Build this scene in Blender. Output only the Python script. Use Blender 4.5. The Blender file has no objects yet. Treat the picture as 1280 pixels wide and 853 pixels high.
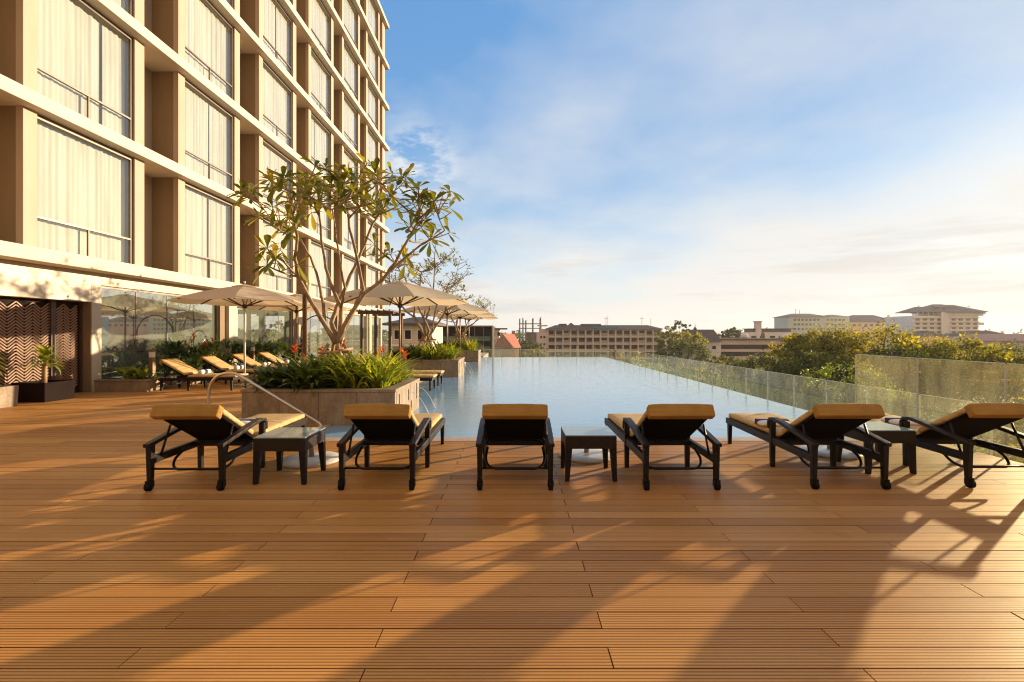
import bpy, bmesh, math, random
from mathutils import Vector, Matrix
R = math.radians
PI = math.pi
rng = random.Random(7)
C = bpy.context.scene.collection
SUN_EL, SUN_AZ = 8.8, 54.0          # azimuth measured from +Y (view axis) towards +X
SUND = Vector((math.sin(R(SUN_AZ))*math.cos(R(SUN_EL)), math.cos(R(SUN_AZ))*math.cos(R(SUN_EL)), math.sin(R(SUN_EL))))
H, F, VX, VY = 1.48, 600.0, 644.0, 417.0      # eye height, focal length and vanishing point in photo pixels
GZ = -12.0                                     # street level below the terrace

def P(px, py, Y):
    return Vector(((px-VX)*Y/F, Y, H-(py-VY)*Y/F))

# ------------------------------------------------------------------ materials
def newmat(name):
    m = bpy.data.materials.new(name); m.use_nodes = True
    nt = m.node_tree; nt.nodes.clear()
    out = nt.nodes.new('ShaderNodeOutputMaterial')
    return m, nt, out
def N(nt, t, **kw):
    n = nt.nodes.new(t)
    for k, v in kw.items(): setattr(n, k, v)
    return n
def L(nt, a, b): nt.links.new(a, b)
def col4(c): return (c[0], c[1], c[2], 1.0)
def mathn(nt, op, a, b=None, c=None):
    n = nt.nodes.new('ShaderNodeMath'); n.operation = op
    for i, v in enumerate((a, b, c)):
        if v is None: continue
        if isinstance(v, (int, float)): n.inputs[i].default_value = v
        else: nt.links.new(v, n.inputs[i])
    return n.outputs[0]
def mixc(nt, fac, a, b, mode='MIX'):
    n = nt.nodes.new('ShaderNodeMix'); n.data_type = 'RGBA'; n.blend_type = mode
    for sock, v in ((n.inputs[0], fac), (n.inputs[6], a), (n.inputs[7], b)):
        if isinstance(v, (int, float)): sock.default_value = v
        elif isinstance(v, (tuple, list)): sock.default_value = col4(v)
        else: nt.links.new(v, sock)
    return n.outputs[2]
def noise(nt, vec, scale, detail=4, rough=.55):
    n = nt.nodes.new('ShaderNodeTexNoise'); n.inputs['Scale'].default_value = scale
    n.inputs['Detail'].default_value = detail; n.inputs['Roughness'].default_value = rough
    if vec is not None: nt.links.new(vec, n.inputs['Vector'])
    return n.outputs['Fac']
def mapping(nt, scale=(1,1,1), rot=(0,0,0), coord='Object'):
    tc = nt.nodes.new('ShaderNodeTexCoord'); mp = nt.nodes.new('ShaderNodeMapping')
    mp.inputs['Scale'].default_value = scale; mp.inputs['Rotation'].default_value = rot
    nt.links.new(tc.outputs[coord], mp.inputs['Vector'])
    return mp.outputs['Vector']
def ramp(nt, fac, stops):
    n = nt.nodes.new('ShaderNodeValToRGB'); e = n.color_ramp.elements
    while len(e) < len(stops): e.new(0.5)
    for i, (p, c) in enumerate(stops):
        e[i].position = p; e[i].color = col4(c) if not isinstance(c, (int, float)) else (c, c, c, 1)
    nt.links.new(fac, n.inputs[0])
    return n.outputs[0]
def bump(nt, h, strength=.3, dist=.01):
    n = nt.nodes.new('ShaderNodeBump'); n.inputs['Strength'].default_value = strength
    n.inputs['Distance'].default_value = dist; nt.links.new(h, n.inputs['Height'])
    return n.outputs['Normal']
def principled(nt, out, base, rough=.6, metal=0.0, normal=None, spec=.5):
    b = nt.nodes.new('ShaderNodeBsdfPrincipled')
    if isinstance(base, (tuple, list)): b.inputs['Base Color'].default_value = col4(base)
    else: nt.links.new(base, b.inputs['Base Color'])
    if isinstance(rough, (int, float)): b.inputs['Roughness'].default_value = rough
    else: nt.links.new(rough, b.inputs['Roughness'])
    b.inputs['Metallic'].default_value = metal
    b.inputs['Specular IOR Level'].default_value = spec
    if normal is not None: nt.links.new(normal, b.inputs['Normal'])
    nt.links.new(b.outputs[0], out.inputs['Surface'])
    return b
def simple(name, c, rough=.6, metal=0.0, var=.15, scale=3.0, bstr=.0, bscale=40., spec=.5, stretch=(1,1,1)):
    m, nt, out = newmat(name)
    v = mapping(nt, stretch)
    n1 = noise(nt, v, scale, 5)
    dark = tuple(x*(1-var) for x in c); light = tuple(min(1, x*(1+var)) for x in c)
    base = ramp(nt, n1, [(.3, dark), (.7, light)])
    nm = None
    if bstr > 0: nm = bump(nt, noise(nt, v, bscale, 3), bstr, .004)
    principled(nt, out, base, rough, metal, nm, spec)
    return m
def leafmat(name, stops, trans=.35, rough=.5):
    m, nt, out = newmat(name)
    g = nt.nodes.new('ShaderNodeNewGeometry')
    base = ramp(nt, g.outputs['Random Per Island'], stops)
    d = nt.nodes.new('ShaderNodeBsdfPrincipled'); nt.links.new(base, d.inputs['Base Color']); d.inputs['Roughness'].default_value = rough
    d.inputs['Specular IOR Level'].default_value = .35
    t = nt.nodes.new('ShaderNodeBsdfTranslucent')
    tc = mixc(nt, 1.0, base, (1.9, 1.7, .7), 'MULTIPLY'); nt.links.new(tc, t.inputs['Color'])
    mx = nt.nodes.new('ShaderNodeMixShader'); mx.inputs[0].default_value = trans
    nt.links.new(d.outputs[0], mx.inputs[1]); nt.links.new(t.outputs[0], mx.inputs[2]); nt.links.new(mx.outputs[0], out.inputs['Surface'])
    return m

def mat_deck():
    m, nt, out = newmat('deck_wood')
    g = nt.nodes.new('ShaderNodeNewGeometry')
    v = mapping(nt, (.6, 14, 1)); fine = noise(nt, v, 3.0, 5, .6)
    v2 = mapping(nt); big = noise(nt, v2, .55, 3)
    v3 = mapping(nt, (1.2, 4, 1)); mot = noise(nt, v3, 2.2, 5, .65)
    a = ramp(nt, g.outputs['Random Per Island'], [(0, (.45, .188, .038)), (.3, (.60, .266, .056)), (.7, (.66, .300, .066)), (1, (.76, .37, .094))])
    a = mixc(nt, mathn(nt, 'MULTIPLY', fine, .42), a, (.33, .14, .04))
    a = mixc(nt, mathn(nt, 'MULTIPLY', ramp(nt, big, [(.4, 0.0), (.75, 1.0)]), .30), a, (.70, .39, .15))
    a = mixc(nt, mathn(nt, 'MULTIPLY', ramp(nt, mot, [(.58, 0.0), (.8, 1.0)]), .35), a, (.74, .44, .19))
    sep = nt.nodes.new('ShaderNodeSeparateXYZ'); tc = nt.nodes.new('ShaderNodeTexCoord'); nt.links.new(tc.outputs['Object'], sep.inputs[0])
    fr = mathn(nt, 'FRACT', mathn(nt, 'DIVIDE', sep.outputs['Y'], .144/7))
    gr = mathn(nt, 'ABSOLUTE', mathn(nt, 'SUBTRACT', fr, .5))
    h = ramp(nt, gr, [(.27, 1.0), (.36, 0.0)])
    a = mixc(nt, ramp(nt, gr, [(.30, 0.0), (.40, .72)]), a, (.15, .06, .018))
    st = noise(nt, mapping(nt, (1, 1.6, 1)), 1.1, 7, .68)
    a = mixc(nt, mathn(nt, 'MULTIPLY', ramp(nt, st, [(.56, 0.0), (.64, 1.0)]), .28), a, (.34, .15, .045))
    fb = mathn(nt, 'ABSOLUTE', mathn(nt, 'SUBTRACT', mathn(nt, 'FRACT', mathn(nt, 'DIVIDE', mathn(nt, 'SUBTRACT', sep.outputs['Y'], 2.119), .144)), .5))
    a = mixc(nt, ramp(nt, fb, [(.452, 0.0), (.474, .66)]), a, (.085, .034, .012))
    nm = bump(nt, h, .8, .003)
    rg = ramp(nt, mot, [(.3, .42), (.7, .6)])
    principled(nt, out, a, rg, 0, nm, .18)
    return m
def mat_stone():
    m, nt, out = newmat('planter_stone')
    v = mapping(nt, (1, 1, .55)); n1 = noise(nt, v, 5, 8, .7); n2 = noise(nt, v, 26, 5, .7)
    a = ramp(nt, n1, [(.3, (.15, .105, .062)), (.5, (.26, .19, .122)), (.7, (.37, .285, .19))])
    a = mixc(nt, mathn(nt, 'MULTIPLY', ramp(nt, n2, [(.45, 0.0), (.6, 1.0)]), .5), a, (.18, .12, .07))
    principled(nt, out, a, .7, 0, bump(nt, n2, .5, .006))
    return m
def mat_wicker(name='dark_wicker', c0=(.003, .0018, .0013), c1=(.016, .009, .006), sc=115.):
    m, nt, out = newmat(name)
    tc = nt.nodes.new('ShaderNodeTexCoord'); sep = nt.nodes.new('ShaderNodeSeparateXYZ'); nt.links.new(tc.outputs['Object'], sep.inputs[0])
    sx = mathn(nt, 'SINE', mathn(nt, 'MULTIPLY', mathn(nt, 'ADD', sep.outputs['X'], sep.outputs['Y']), sc*2.2))
    sz = mathn(nt, 'SINE', mathn(nt, 'MULTIPLY', mathn(nt, 'ADD', sep.outputs['Z'], mathn(nt, 'MULTIPLY', sep.outputs['Y'], .6)), sc*2.2))
    h = mathn(nt, 'ADD', mathn(nt, 'MULTIPLY', mathn(nt, 'MULTIPLY', sx, sz), .5), .5)
    a = ramp(nt, h, [(.15, c0), (.75, c1)])
    principled(nt, out, a, .40, 0, bump(nt, h, .9, .004), .2)
    return m
def mat_fabric(name, c, var=.08):
    m, nt, out = newmat(name)
    v = mapping(nt); n1 = noise(nt, v, 6, 4); n2 = noise(nt, v, 300, 2)
    vs = mapping(nt, (1.2, 9, 9)); fold = noise(nt, vs, 1.6, 3, .5)
    a = ramp(nt, n1, [(.3, tuple(x*(1-var) for x in c)), (.7, tuple(x*(1+var) for x in c))])
    hh = mathn(nt, 'ADD', mathn(nt, 'MULTIPLY', fold, 1.0), mathn(nt, 'MULTIPLY', n2, .05))
    principled(nt, out, a, .85, 0, bump(nt, hh, .9, .04), .2)
    return m
def mat_canopy():
    m, nt, out = newmat('canopy_fabric')
    v = mapping(nt); n1 = noise(nt, v, 4, 4)
    a = ramp(nt, n1, [(.3, (.82, .72, .57)), (.7, (.88, .78, .63))])
    d = nt.nodes.new('ShaderNodeBsdfDiffuse'); nt.links.new(a, d.inputs[0])
    t = nt.nodes.new('ShaderNodeBsdfTranslucent'); t.inputs[0].default_value = (.94, .82, .62, 1)
    mx = nt.nodes.new('ShaderNodeMixShader'); mx.inputs[0].default_value = .62
    nt.links.new(d.outputs[0], mx.inputs[1]); nt.links.new(t.outputs[0], mx.inputs[2]); nt.links.new(mx.outputs[0], out.inputs['Surface'])
    return m
def mat_glass(name, tint, dust_or_sheen=(.8, .78, .6), fac=.1, rough=.02, refl=1.0, streak=True, transl=.5, base_refl=.03):
    """clear sheet glass: see-through, mirror-like by angle, with a dusty film that catches the light, or a painted sheen"""
    m, nt, out = newmat(name)
    tr = nt.nodes.new('ShaderNodeBsdfTransparent'); tr.inputs[0].default_value = col4(tint)
    df = nt.nodes.new('ShaderNodeBsdfDiffuse'); df.inputs[0].default_value = col4(dust_or_sheen)
    tl = nt.nodes.new('ShaderNodeBsdfTranslucent'); tl.inputs[0].default_value = col4(dust_or_sheen)
    m0 = nt.nodes.new('ShaderNodeMixShader'); m0.inputs[0].default_value = transl
    nt.links.new(df.outputs[0], m0.inputs[1]); nt.links.new(tl.outputs[0], m0.inputs[2])
    m1 = nt.nodes.new('ShaderNodeMixShader')
    if streak:
        v = mapping(nt, (1, 1.2, .25)); n1 = noise(nt, v, 3.0, 6, .7); n2 = noise(nt, mapping(nt), 24, 4, .75)
        f = mathn(nt, 'MULTIPLY', mathn(nt, 'ADD', ramp(nt, n1, [(.35, .2), (.7, 1.6)]), mathn(nt, 'MULTIPLY', n2, .8)), fac*1.1)
        nt.links.new(f, m1.inputs[0])
    else: m1.inputs[0].default_value = fac
    nt.links.new(tr.outputs[0], m1.inputs[1]); nt.links.new(m0.outputs[0], m1.inputs[2])
    gl = nt.nodes.new('ShaderNodeBsdfGlossy'); gl.inputs['Roughness'].default_value = rough; gl.inputs[0].default_value = (1, 1, 1, 1)
    fr = nt.nodes.new('ShaderNodeFresnel'); gb = nt.nodes.new('ShaderNodeNewGeometry'); nt.links.new(mathn(nt, 'SUBTRACT', 1.5, mathn(nt, 'MULTIPLY', gb.outputs['Backfacing'], 1.5-1/1.5)), fr.inputs[0])
    ff = mathn(nt, 'MINIMUM', mathn(nt, 'ADD', mathn(nt, 'MULTIPLY', fr.outputs[0], refl), base_refl), 1.0)
    m2 = nt.nodes.new('ShaderNodeMixShader'); nt.links.new(ff, m2.inputs[0])
    nt.links.new(m1.outputs[0], m2.inputs[1]); nt.links.new(gl.outputs[0], m2.inputs[2]); nt.links.new(m2.outputs[0], out.inputs['Surface'])
    return m
def mat_water():
    m, nt, out = newmat('pool_water')
    v = mapping(nt, (1, 2.2, 1)); n1 = noise(nt, v, 3.2, 3, .5); n2 = noise(nt, mapping(nt, (1, 1.8, 1)), 11, 3, .5)
    h = mathn(nt, 'ADD', n1, mathn(nt, 'MULTIPLY', n2, .35))
    b = principled(nt, out, (.22, .43, .64), .03, 0, bump(nt, h, .13, .05), .6)
    b.inputs['IOR'].default_value = 1.38
    return m
def mat_curtain():
    m, nt, out = newmat('sheer_curtain')
    sep = nt.nodes.new('ShaderNodeSeparateXYZ'); tc = nt.nodes.new('ShaderNodeTexCoord'); nt.links.new(tc.outputs['Object'], sep.inputs[0])
    n1 = noise(nt, mapping(nt, (1, 1, .12)), 2.2, 4); n2 = noise(nt, mapping(nt, (1, 1, .05)), 11, 3)
    a = ramp(nt, mathn(nt, 'ADD', mathn(nt, 'MULTIPLY', n1, .6), mathn(nt, 'MULTIPLY', n2, .4)), [(.34, (.46, .44, .385)), (.5, (.585, .565, .50)), (.66, (.665, .645, .58))])
    principled(nt, out, a, .9, 0, None, .1)
    return m

M = {}
M['deck'] = mat_deck()
M['void'] = simple('dark_gap', (.02, .012, .008), .95, var=.1)
M['stone'] = mat_stone()
M['coping'] = simple('pool_coping_stone', (.50, .34, .22), .6, var=.15, scale=8, bstr=.2)
M['wicker'] = mat_wicker()
M['wicker2'] = mat_wicker('brown_wicker', (.004, .0023, .0016), (.034, .019, .012), 95.)
M['cushion'] = mat_fabric('tan_cushion', (.56, .37, .165))
M['cushion2'] = mat_fabric('tan_flap', (.36, .195, .045), .14)
M['backpanel'] = simple('dark_sling', (.0045, .0025, .002), .85, var=.2, scale=30, spec=.08)
M['blackmetal'] = simple('black_metal', (.007, .005, .004), .4, .1, var=.1, spec=.3)
M['rubber'] = simple('black_rubber', (.005, .004, .004), .7, spec=.15)
M['steel'] = simple('brushed_steel', (.62, .56, .48), .28, 1.0, var=.06)
M['towel'] = mat_fabric('white_towel', (.74, .72, .70))
M['towel_blue'] = mat_fabric('navy_band', (.05, .05, .12))
M['tableglass'] = simple('table_glass', (.22, .30, .30), .04, 0, var=.05, spec=1.0)
M['baseplate'] = simple('pale_base', (.52, .47, .38), .3, 0, var=.18, scale=5)
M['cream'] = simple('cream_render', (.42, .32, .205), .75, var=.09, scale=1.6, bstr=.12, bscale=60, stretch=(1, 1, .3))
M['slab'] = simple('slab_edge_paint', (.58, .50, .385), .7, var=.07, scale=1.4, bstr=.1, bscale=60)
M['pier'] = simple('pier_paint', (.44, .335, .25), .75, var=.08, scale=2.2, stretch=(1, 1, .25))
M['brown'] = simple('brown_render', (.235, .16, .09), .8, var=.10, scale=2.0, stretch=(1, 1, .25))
M['marble'] = simple('pale_marble', (.50, .41, .29), .45, var=.10, scale=2.2)
M['winframe'] = simple('bronze_frame', (.15, .11, .08), .4, .2, var=.1)
M['curtain'] = mat_curtain()
M['winglass'] = mat_glass('window_glass', (.95, .96, .95), (.7, .68, .6), .04, .01, .8, False, base_refl=.02)
M['lobbyglass'] = mat_glass('lobby_glass', (.62, .70, .60), (.62, .68, .52), .38, .015, 1.0, False, base_refl=.30)  # pale green film paints the sheen of reflected sky onto the panes
M['room'] = simple('lobby_interior', (.16, .12, .08), .8)
M['fence_glass'] = mat_glass('fence_glass', (.95, .97, .92), (.80, .82, .66), .028, .02, .40, True, .6, .015)
M['fence_glass2'] = mat_glass('tall_fence_glass', (.96, .95, .85), (.86, .80, .50), .044, .02, .5, True, .6, .015)
M['satin'] = simple('satin_bracket', (.62, .56, .44), .4, 0, var=.05)
M['seal'] = leafmat('frosted_joint', [(0, (.40, .45, .72)), (1, (.44, .49, .76))], .33, .4)
M['glass_edge'] = simple('glass_edge', (.62, .70, .55), .2, var=.05)
M['canopy'] = mat_canopy()
M['bronze'] = simple('bronze_pole', (.20, .125, .07), .45, .3, var=.12)
M['darkwood'] = simple('dark_wood', (.075, .038, .02), .55, var=.3, scale=5, stretch=(1, 1, 6))
M['slat'] = simple('lattice_slat', (.36, .19, .095), .5, var=.2, scale=6)
M['potdark'] = simple('dark_glazed_pot', (.012, .005, .004), .6, var=.3, spec=.05)
M['soil'] = simple('soil', (.035, .022, .014), .95, bstr=.6, bscale=30)
M['bark'] = simple('plumeria_bark', (.29, .195, .105), .75, var=.45, scale=9, bstr=.5, bscale=30)
M['bark2'] = simple('grey_bark', (.13, .09, .06), .85, var=.3, scale=5)
M['stake'] = simple('timber_stake', (.33, .20, .10), .8, var=.25, scale=5)
M['plumleaf'] = leafmat('plumeria_leaf', [(0, (.08, .105, .015)), (.5, (.17, .18, .026)), (.85, (.32, .28, .038)), (1, (.44, .33, .05))], .36, .36)
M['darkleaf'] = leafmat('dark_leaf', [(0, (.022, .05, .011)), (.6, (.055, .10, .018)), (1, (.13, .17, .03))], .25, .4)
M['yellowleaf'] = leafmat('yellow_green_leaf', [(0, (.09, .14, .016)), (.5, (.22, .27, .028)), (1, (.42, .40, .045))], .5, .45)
M['midleaf'] = leafmat('mid_leaf', [(0, (.045, .085, .014)), (.6, (.12, .16, .024)), (1, (.25, .26, .036))], .42, .45)
M['flower'] = leafmat('orange_flower', [(0, (.45, .03, .012)), (.5, (.6, .09, .02)), (1, (.75, .25, .03))], .3, .5)
M['treeA'] = leafmat('olive_tree_leaf', [(0, (.05, .058, .010)), (.5, (.19, .175, .020)), (1, (.36, .30, .032))], .52, .6)
M['treeB'] = leafmat('dark_tree_leaf', [(0, (.022, .036, .009)), (.5, (.055, .075, .014)), (1, (.14, .15, .024))], .36, .6)
M['treeC'] = leafmat('yellow_tree_leaf', [(0, (.06, .075, .011)), (.5, (.19, .19, .018)), (1, (.36, .31, .026))], .5, .6)
M['treeM'] = leafmat('mixed_woodland_leaf', [(0, (.022, .032, .008)), (.45, (.075, .085, .014)), (.8, (.15, .15, .018)), (1, (.28, .24, .025))], .4, .6)
M['screenback'] = simple('screen_backing', (.022, .011, .007), .7, spec=.1)
M['white'] = simple('white_paint', (.72, .68, .62), .6, var=.06)
M['lampglass'] = simple('frosted_lamp', (.75, .68, .52), .3, var=.05)
def wallmat(n, c): return simple(n, c, .85, var=.09, scale=.25)
M['apt'] = wallmat('apartment_wall', (.40, .30, .23)); M['aptdark'] = simple('dark_opening', (.022, .014, .011), .6, var=.3, scale=.5, spec=.1)
M['aptcol'] = wallmat('apartment_frame', (.66, .55, .45)); M['roofbrown'] = wallmat('brown_roof', (.12, .08, .062))
M['roofgrey'] = wallmat('grey_roof', (.19, .155, .125)); M['pinkwall'] = wallmat('pink_wall', (.74, .57, .49))
M['whitewall'] = wallmat('white_wall', (.82, .76, .70)); M['greenwhite'] = wallmat('pale_green_wall', (.55, .60, .52))
M['winpane'] = simple('far_window', (.07, .065, .06), .15, var=.3, scale=.4, spec=.8)
M['redroof'] = simple('red_tiles', (.42, .105, .05), .8, var=.2, scale=2.0, bstr=.5, bscale=4)
M['pinktile'] = simple('pink_tiles', (.42, .24, .18), .8, var=.25, scale=3.5, bstr=.5, bscale=4)
M['greenglass'] = simple('green_glass_band', (.02, .09, .065), .15, var=.25, scale=.6, spec=.8)
M['concrete'] = simple('raw_concrete', (.22, .175, .145), .9, var=.2, scale=.6)
M['bluesign'] = simple('blue_sign', (.07, .19, .33), .6, var=.2, scale=1.5)
M['podium'] = simple('podium_concrete', (.36, .30, .24), .85, var=.12, scale=.5)
M['ground'] = simple('town_ground', (.055, .06, .022), .95, var=.4, scale=.03)
M['water'] = mat_water()
M['tile'] = simple('pool_tile', (.16, .27, .33), .4, var=.1, scale=8)
def mat_jet():
    m, nt, out = newmat('falling_water')
    b = principled(nt, out, (.8, .82, .85), .15); b.inputs['Alpha'].default_value = .6
    return m
M['jet'] = mat_jet()

# ------------------------------------------------------------------ mesh builder
class MB:
    def __init__(s): s.v = []; s.f = []; s.sm = []
    def add(s, vs, fs, smooth=False):
        o = len(s.v); s.v += [tuple(p) for p in vs]
        for f in fs: s.f.append(tuple(i+o for i in f)); s.sm.append(smooth)
        return s
    def box(s, x0, x1, y0, y1, z0, z1):
        return s.add([(x0,y0,z0),(x1,y0,z0),(x1,y1,z0),(x0,y1,z0),(x0,y0,z1),(x1,y0,z1),(x1,y1,z1),(x0,y1,z1)],
                     [(0,3,2,1),(4,5,6,7),(0,1,5,4),(1,2,6,5),(2,3,7,6),(3,0,4,7)])
    def cbox(s, c, size, rot=None):
        hx, hy, hz = size[0]/2, size[1]/2, size[2]/2
        vs = [Vector(p) for p in ((-hx,-hy,-hz),(hx,-hy,-hz),(hx,hy,-hz),(-hx,hy,-hz),(-hx,-hy,hz),(hx,-hy,hz),(hx,hy,hz),(-hx,hy,hz))]
        if rot is not None: vs = [rot @ v for v in vs]
        return s.add([v+Vector(c) for v in vs], [(0,3,2,1),(4,5,6,7),(0,1,5,4),(1,2,6,5),(2,3,7,6),(3,0,4,7)])
    def taper(s, b, t, bs, ts):
        """post whose square section changes from bs (x,y) at b to ts at t"""
        vs = []
        for c, z in ((b, bs), (t, ts)):
            vs += [(c[0]-z[0]/2, c[1]-z[1]/2, c[2]), (c[0]+z[0]/2, c[1]-z[1]/2, c[2]), (c[0]+z[0]/2, c[1]+z[1]/2, c[2]), (c[0]-z[0]/2, c[1]+z[1]/2, c[2])]
        return s.add(vs, [(0,3,2,1),(4,5,6,7),(0,1,5,4),(1,2,6,5),(2,3,7,6),(3,0,4,7)])
    def bar(s, a, b, w, t, up=(0,0,1)):
        a, b = Vector(a), Vector(b); d = (b-a).normalized(); u = Vector(up)
        x = d.cross(u)
        if x.length < 1e-5: x = d.cross(Vector((1,0,0)))
        x.normalize(); z = x.cross(d)
        vs = []
        for p in (a, b):
            for sx, sz in ((-1,-1),(1,-1),(1,1),(-1,1)): vs.append(p + x*(sx*w/2) + z*(sz*t/2))
        return s.add(vs, [(0,1,2,3),(7,6,5,4),(0,4,5,1),(1,5,6,2),(2,6,7,3),(3,7,4,0)])
    def tube(s, pts, r, n=8, cap=True):
        pts = [Vector(p) for p in pts]; m = len(pts)
        rs = r if isinstance(r, (list, tuple)) else [r]*m
        ref = None; rings = []
        for i, p in enumerate(pts):
            d = (pts[min(i+1, m-1)] - pts[max(i-1, 0)])
            if d.length < 1e-9: d = Vector((0,0,1))
            d.normalize()
            if ref is None:
                ref = d.cross(Vector((0,0,1)))
                if ref.length < .05: ref = d.cross(Vector((1,0,0)))
            ref = (ref - d*ref.dot(d)); ref.normalize(); b = d.cross(ref)
            rings.append([p + (ref*math.cos(2*PI*k/n) + b*math.sin(2*PI*k/n))*rs[i] for k in range(n)])
        vs = [v for rg in rings for v in rg]; fs = []
        for i in range(m-1):
            for k in range(n):
                fs.append((i*n+k, i*n+(k+1)%n, (i+1)*n+(k+1)%n, (i+1)*n+k))
        if cap: fs.append(tuple(reversed(range(n)))); fs.append(tuple((m-1)*n+k for k in range(n)))
        return s.add(vs, fs, True)
    def lathe(s, c, prof, n=24, smooth=True):
        c = Vector(c); vs = []; fs = []
        for r, z in prof:
            for k in range(n): vs.append(c + Vector((r*math.cos(2*PI*k/n), r*math.sin(2*PI*k/n), z)))
        for i in range(len(prof)-1):
            for k in range(n): fs.append((i*n+k, i*n+(k+1)%n, (i+1)*n+(k+1)%n, (i+1)*n+k))
        fs.append(tuple(reversed(range(n)))); fs.append(tuple((len(prof)-1)*n+k for k in range(n)))
        return s.add(vs, fs, smooth)
    def prism(s, poly, z0, z1):
        n = len(poly)
        vs = [(p[0],p[1],z0) for p in poly]+[(p[0],p[1],z1) for p in poly]
        return s.add(vs, [tuple(reversed(range(n))), tuple(range(n,2*n))]+[(i,(i+1)%n,n+(i+1)%n,n+i) for i in range(n)])
    def build(s, name, mat, parent=None, bevel=0, subsurf=0, loc=None, seg=2):
        me = bpy.data.meshes.new(name); me.from_pydata(s.v, [], s.f); me.update()
        for p, sm in zip(me.polygons, s.sm): p.use_smooth = sm
        o = bpy.data.objects.new(name, me); C.objects.link(o); me.materials.append(mat)
        if parent is not None: o.parent = parent
        if loc is not None: o.location = loc
        if bevel > 0:
            b = o.modifiers.new('bevel', 'BEVEL'); b.width = bevel; b.segments = seg; b.limit_method = 'ANGLE'; b.angle_limit = R(40)
            for p in me.polygons: p.use_smooth = False
        return o
def tag(o, label=None, cat=None, group=None, kind=None):
    if label: o['label'] = label
    if cat: o['category'] = cat
    if group: o['group'] = group
    if kind: o['kind'] = kind
    return o
def empty(name, loc, rz=0, sc=1.0):
    o = bpy.data.objects.new(name, None); C.objects.link(o)
    o.location = loc; o.rotation_euler = (0, 0, rz); o.scale = (sc, sc, sc); o.empty_display_size = .2
    return o
def copy_tree(o, parent=None):
    c = o.copy(); C.objects.link(c)
    if parent is not None: c.parent = parent
    for ch in list(o.children): copy_tree(ch, c)
    return c
def struct(o, label, cat): return tag(o, label, cat, None, 'structure')

# ------------------------------------------------------------------ camera, sun, sky
sc = bpy.context.scene
cam = bpy.data.cameras.new('camera'); co = bpy.data.objects.new('camera', cam); C.objects.link(co)
co.location = (0, 0, H); co.rotation_euler = (R(90), 0, 0)
cam.sensor_width = 36.0; cam.lens = 36.0*F/1280.0
cam.shift_x = -(VX-640)/1280.0; cam.shift_y = -(426.5-VY)/1280.0
cam.clip_start = .05; cam.clip_end = 8000
sc.camera = co
sun = bpy.data.lights.new('sun', 'SUN'); sun.energy = 5.0; sun.angle = R(.6); sun.color = (1.0, .785, .51)
so = bpy.data.objects.new('sun', sun); C.objects.link(so); so.location = (40, 30, 30)
so.rotation_euler = (-SUND).to_track_quat('-Z', 'Y').to_euler()
w = bpy.data.worlds.new('World'); sc.world = w; w.use_nodes = True
nt = w.node_tree; nt.nodes.clear()
wo = nt.nodes.new('ShaderNodeOutputWorld'); bg = nt.nodes.new('ShaderNodeBackground')
sky = nt.nodes.new('ShaderNodeTexSky'); sky.sky_type = 'NISHITA'; sky.sun_disc = False
sky.sun_elevation = R(SUN_EL); sky.sun_rotation = R(SUN_AZ); sky.air_density = 1.0; sky.dust_density = 1.2; sky.ozone_density = 1.6
tc = nt.nodes.new('ShaderNodeTexCoord'); sep = nt.nodes.new('ShaderNodeSeparateXYZ'); nt.links.new(tc.outputs['Generated'], sep.inputs[0])
zz = mathn(nt, 'MAXIMUM', sep.outputs['Z'], 0.0)
inv = mathn(nt, 'DIVIDE', 1.0, mathn(nt, 'ADD', zz, .16))
cx = mathn(nt, 'MULTIPLY', sep.outputs['X'], inv); cy = mathn(nt, 'MULTIPLY', sep.outputs['Y'], inv)
cmb = nt.nodes.new('ShaderNodeCombineXYZ'); nt.links.new(cx, cmb.inputs[0]); nt.links.new(cy, cmb.inputs[1])
cl = noise(nt, cmb.outputs[0], .9, 5, .5)              # broad thin veil
cl2 = noise(nt, cmb.outputs[0], 1.9, 7, .6)              # streaks and puffs
dot = nt.nodes.new('ShaderNodeVectorMath'); dot.operation = 'DOT_PRODUCT'; nt.links.new(tc.outputs['Generated'], dot.inputs[0]); dot.inputs[1].default_value = SUND
near = mathn(nt, 'MAXIMUM', dot.outputs['Value'], 0.0)
nearp = mathn(nt, 'POWER', near, 2.2)
low = mathn(nt, 'POWER', mathn(nt, 'SUBTRACT', 1.0, zz), 5.0)
dens = mathn(nt, 'ADD', mathn(nt, 'MULTIPLY', low, .86), mathn(nt, 'MULTIPLY', nearp, .36))
dens = mathn(nt, 'ADD', dens, mathn(nt, 'MULTIPLY', mathn(nt, 'SUBTRACT', cl, .5), 1.7))
veil = ramp(nt, dens, [(.05, 0.0), (.78, 1.0)])
vc = mixc(nt, nearp, (7.2, 7.2, 7.1), (7.3, 7.1, 6.75))
vc = mixc(nt, mathn(nt, 'POWER', low, 2.2), vc, (7.3, 6.9, 6.3))
air = mixc(nt, mathn(nt, 'MULTIPLY', low, 1.6), (1.15, 2.95, 5.9), (4.6, 6.3, 7.5))
bl = mixc(nt, .86, mixc(nt, 1.0, sky.outputs[0], (1.5, 1.8, 2.1), 'MULTIPLY'), air)
c1 = mixc(nt, mathn(nt, 'MULTIPLY', veil, .93), bl, vc)
smp = nt.nodes.new('ShaderNodeMapping'); smp.inputs['Scale'].default_value = (1.0, 1.0, 9.0); nt.links.new(tc.outputs['Generated'], smp.inputs['Vector'])
stk = noise(nt, smp.outputs['Vector'], 3.2, 6, .6)
band = ramp(nt, zz, [(.01, 0.0), (.05, 1.0), (.14, 1.0), (.24, 0.0)])
puff = mathn(nt, 'MULTIPLY', ramp(nt, stk, [(.54, 0.0), (.66, 1.0)]), band)
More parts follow.
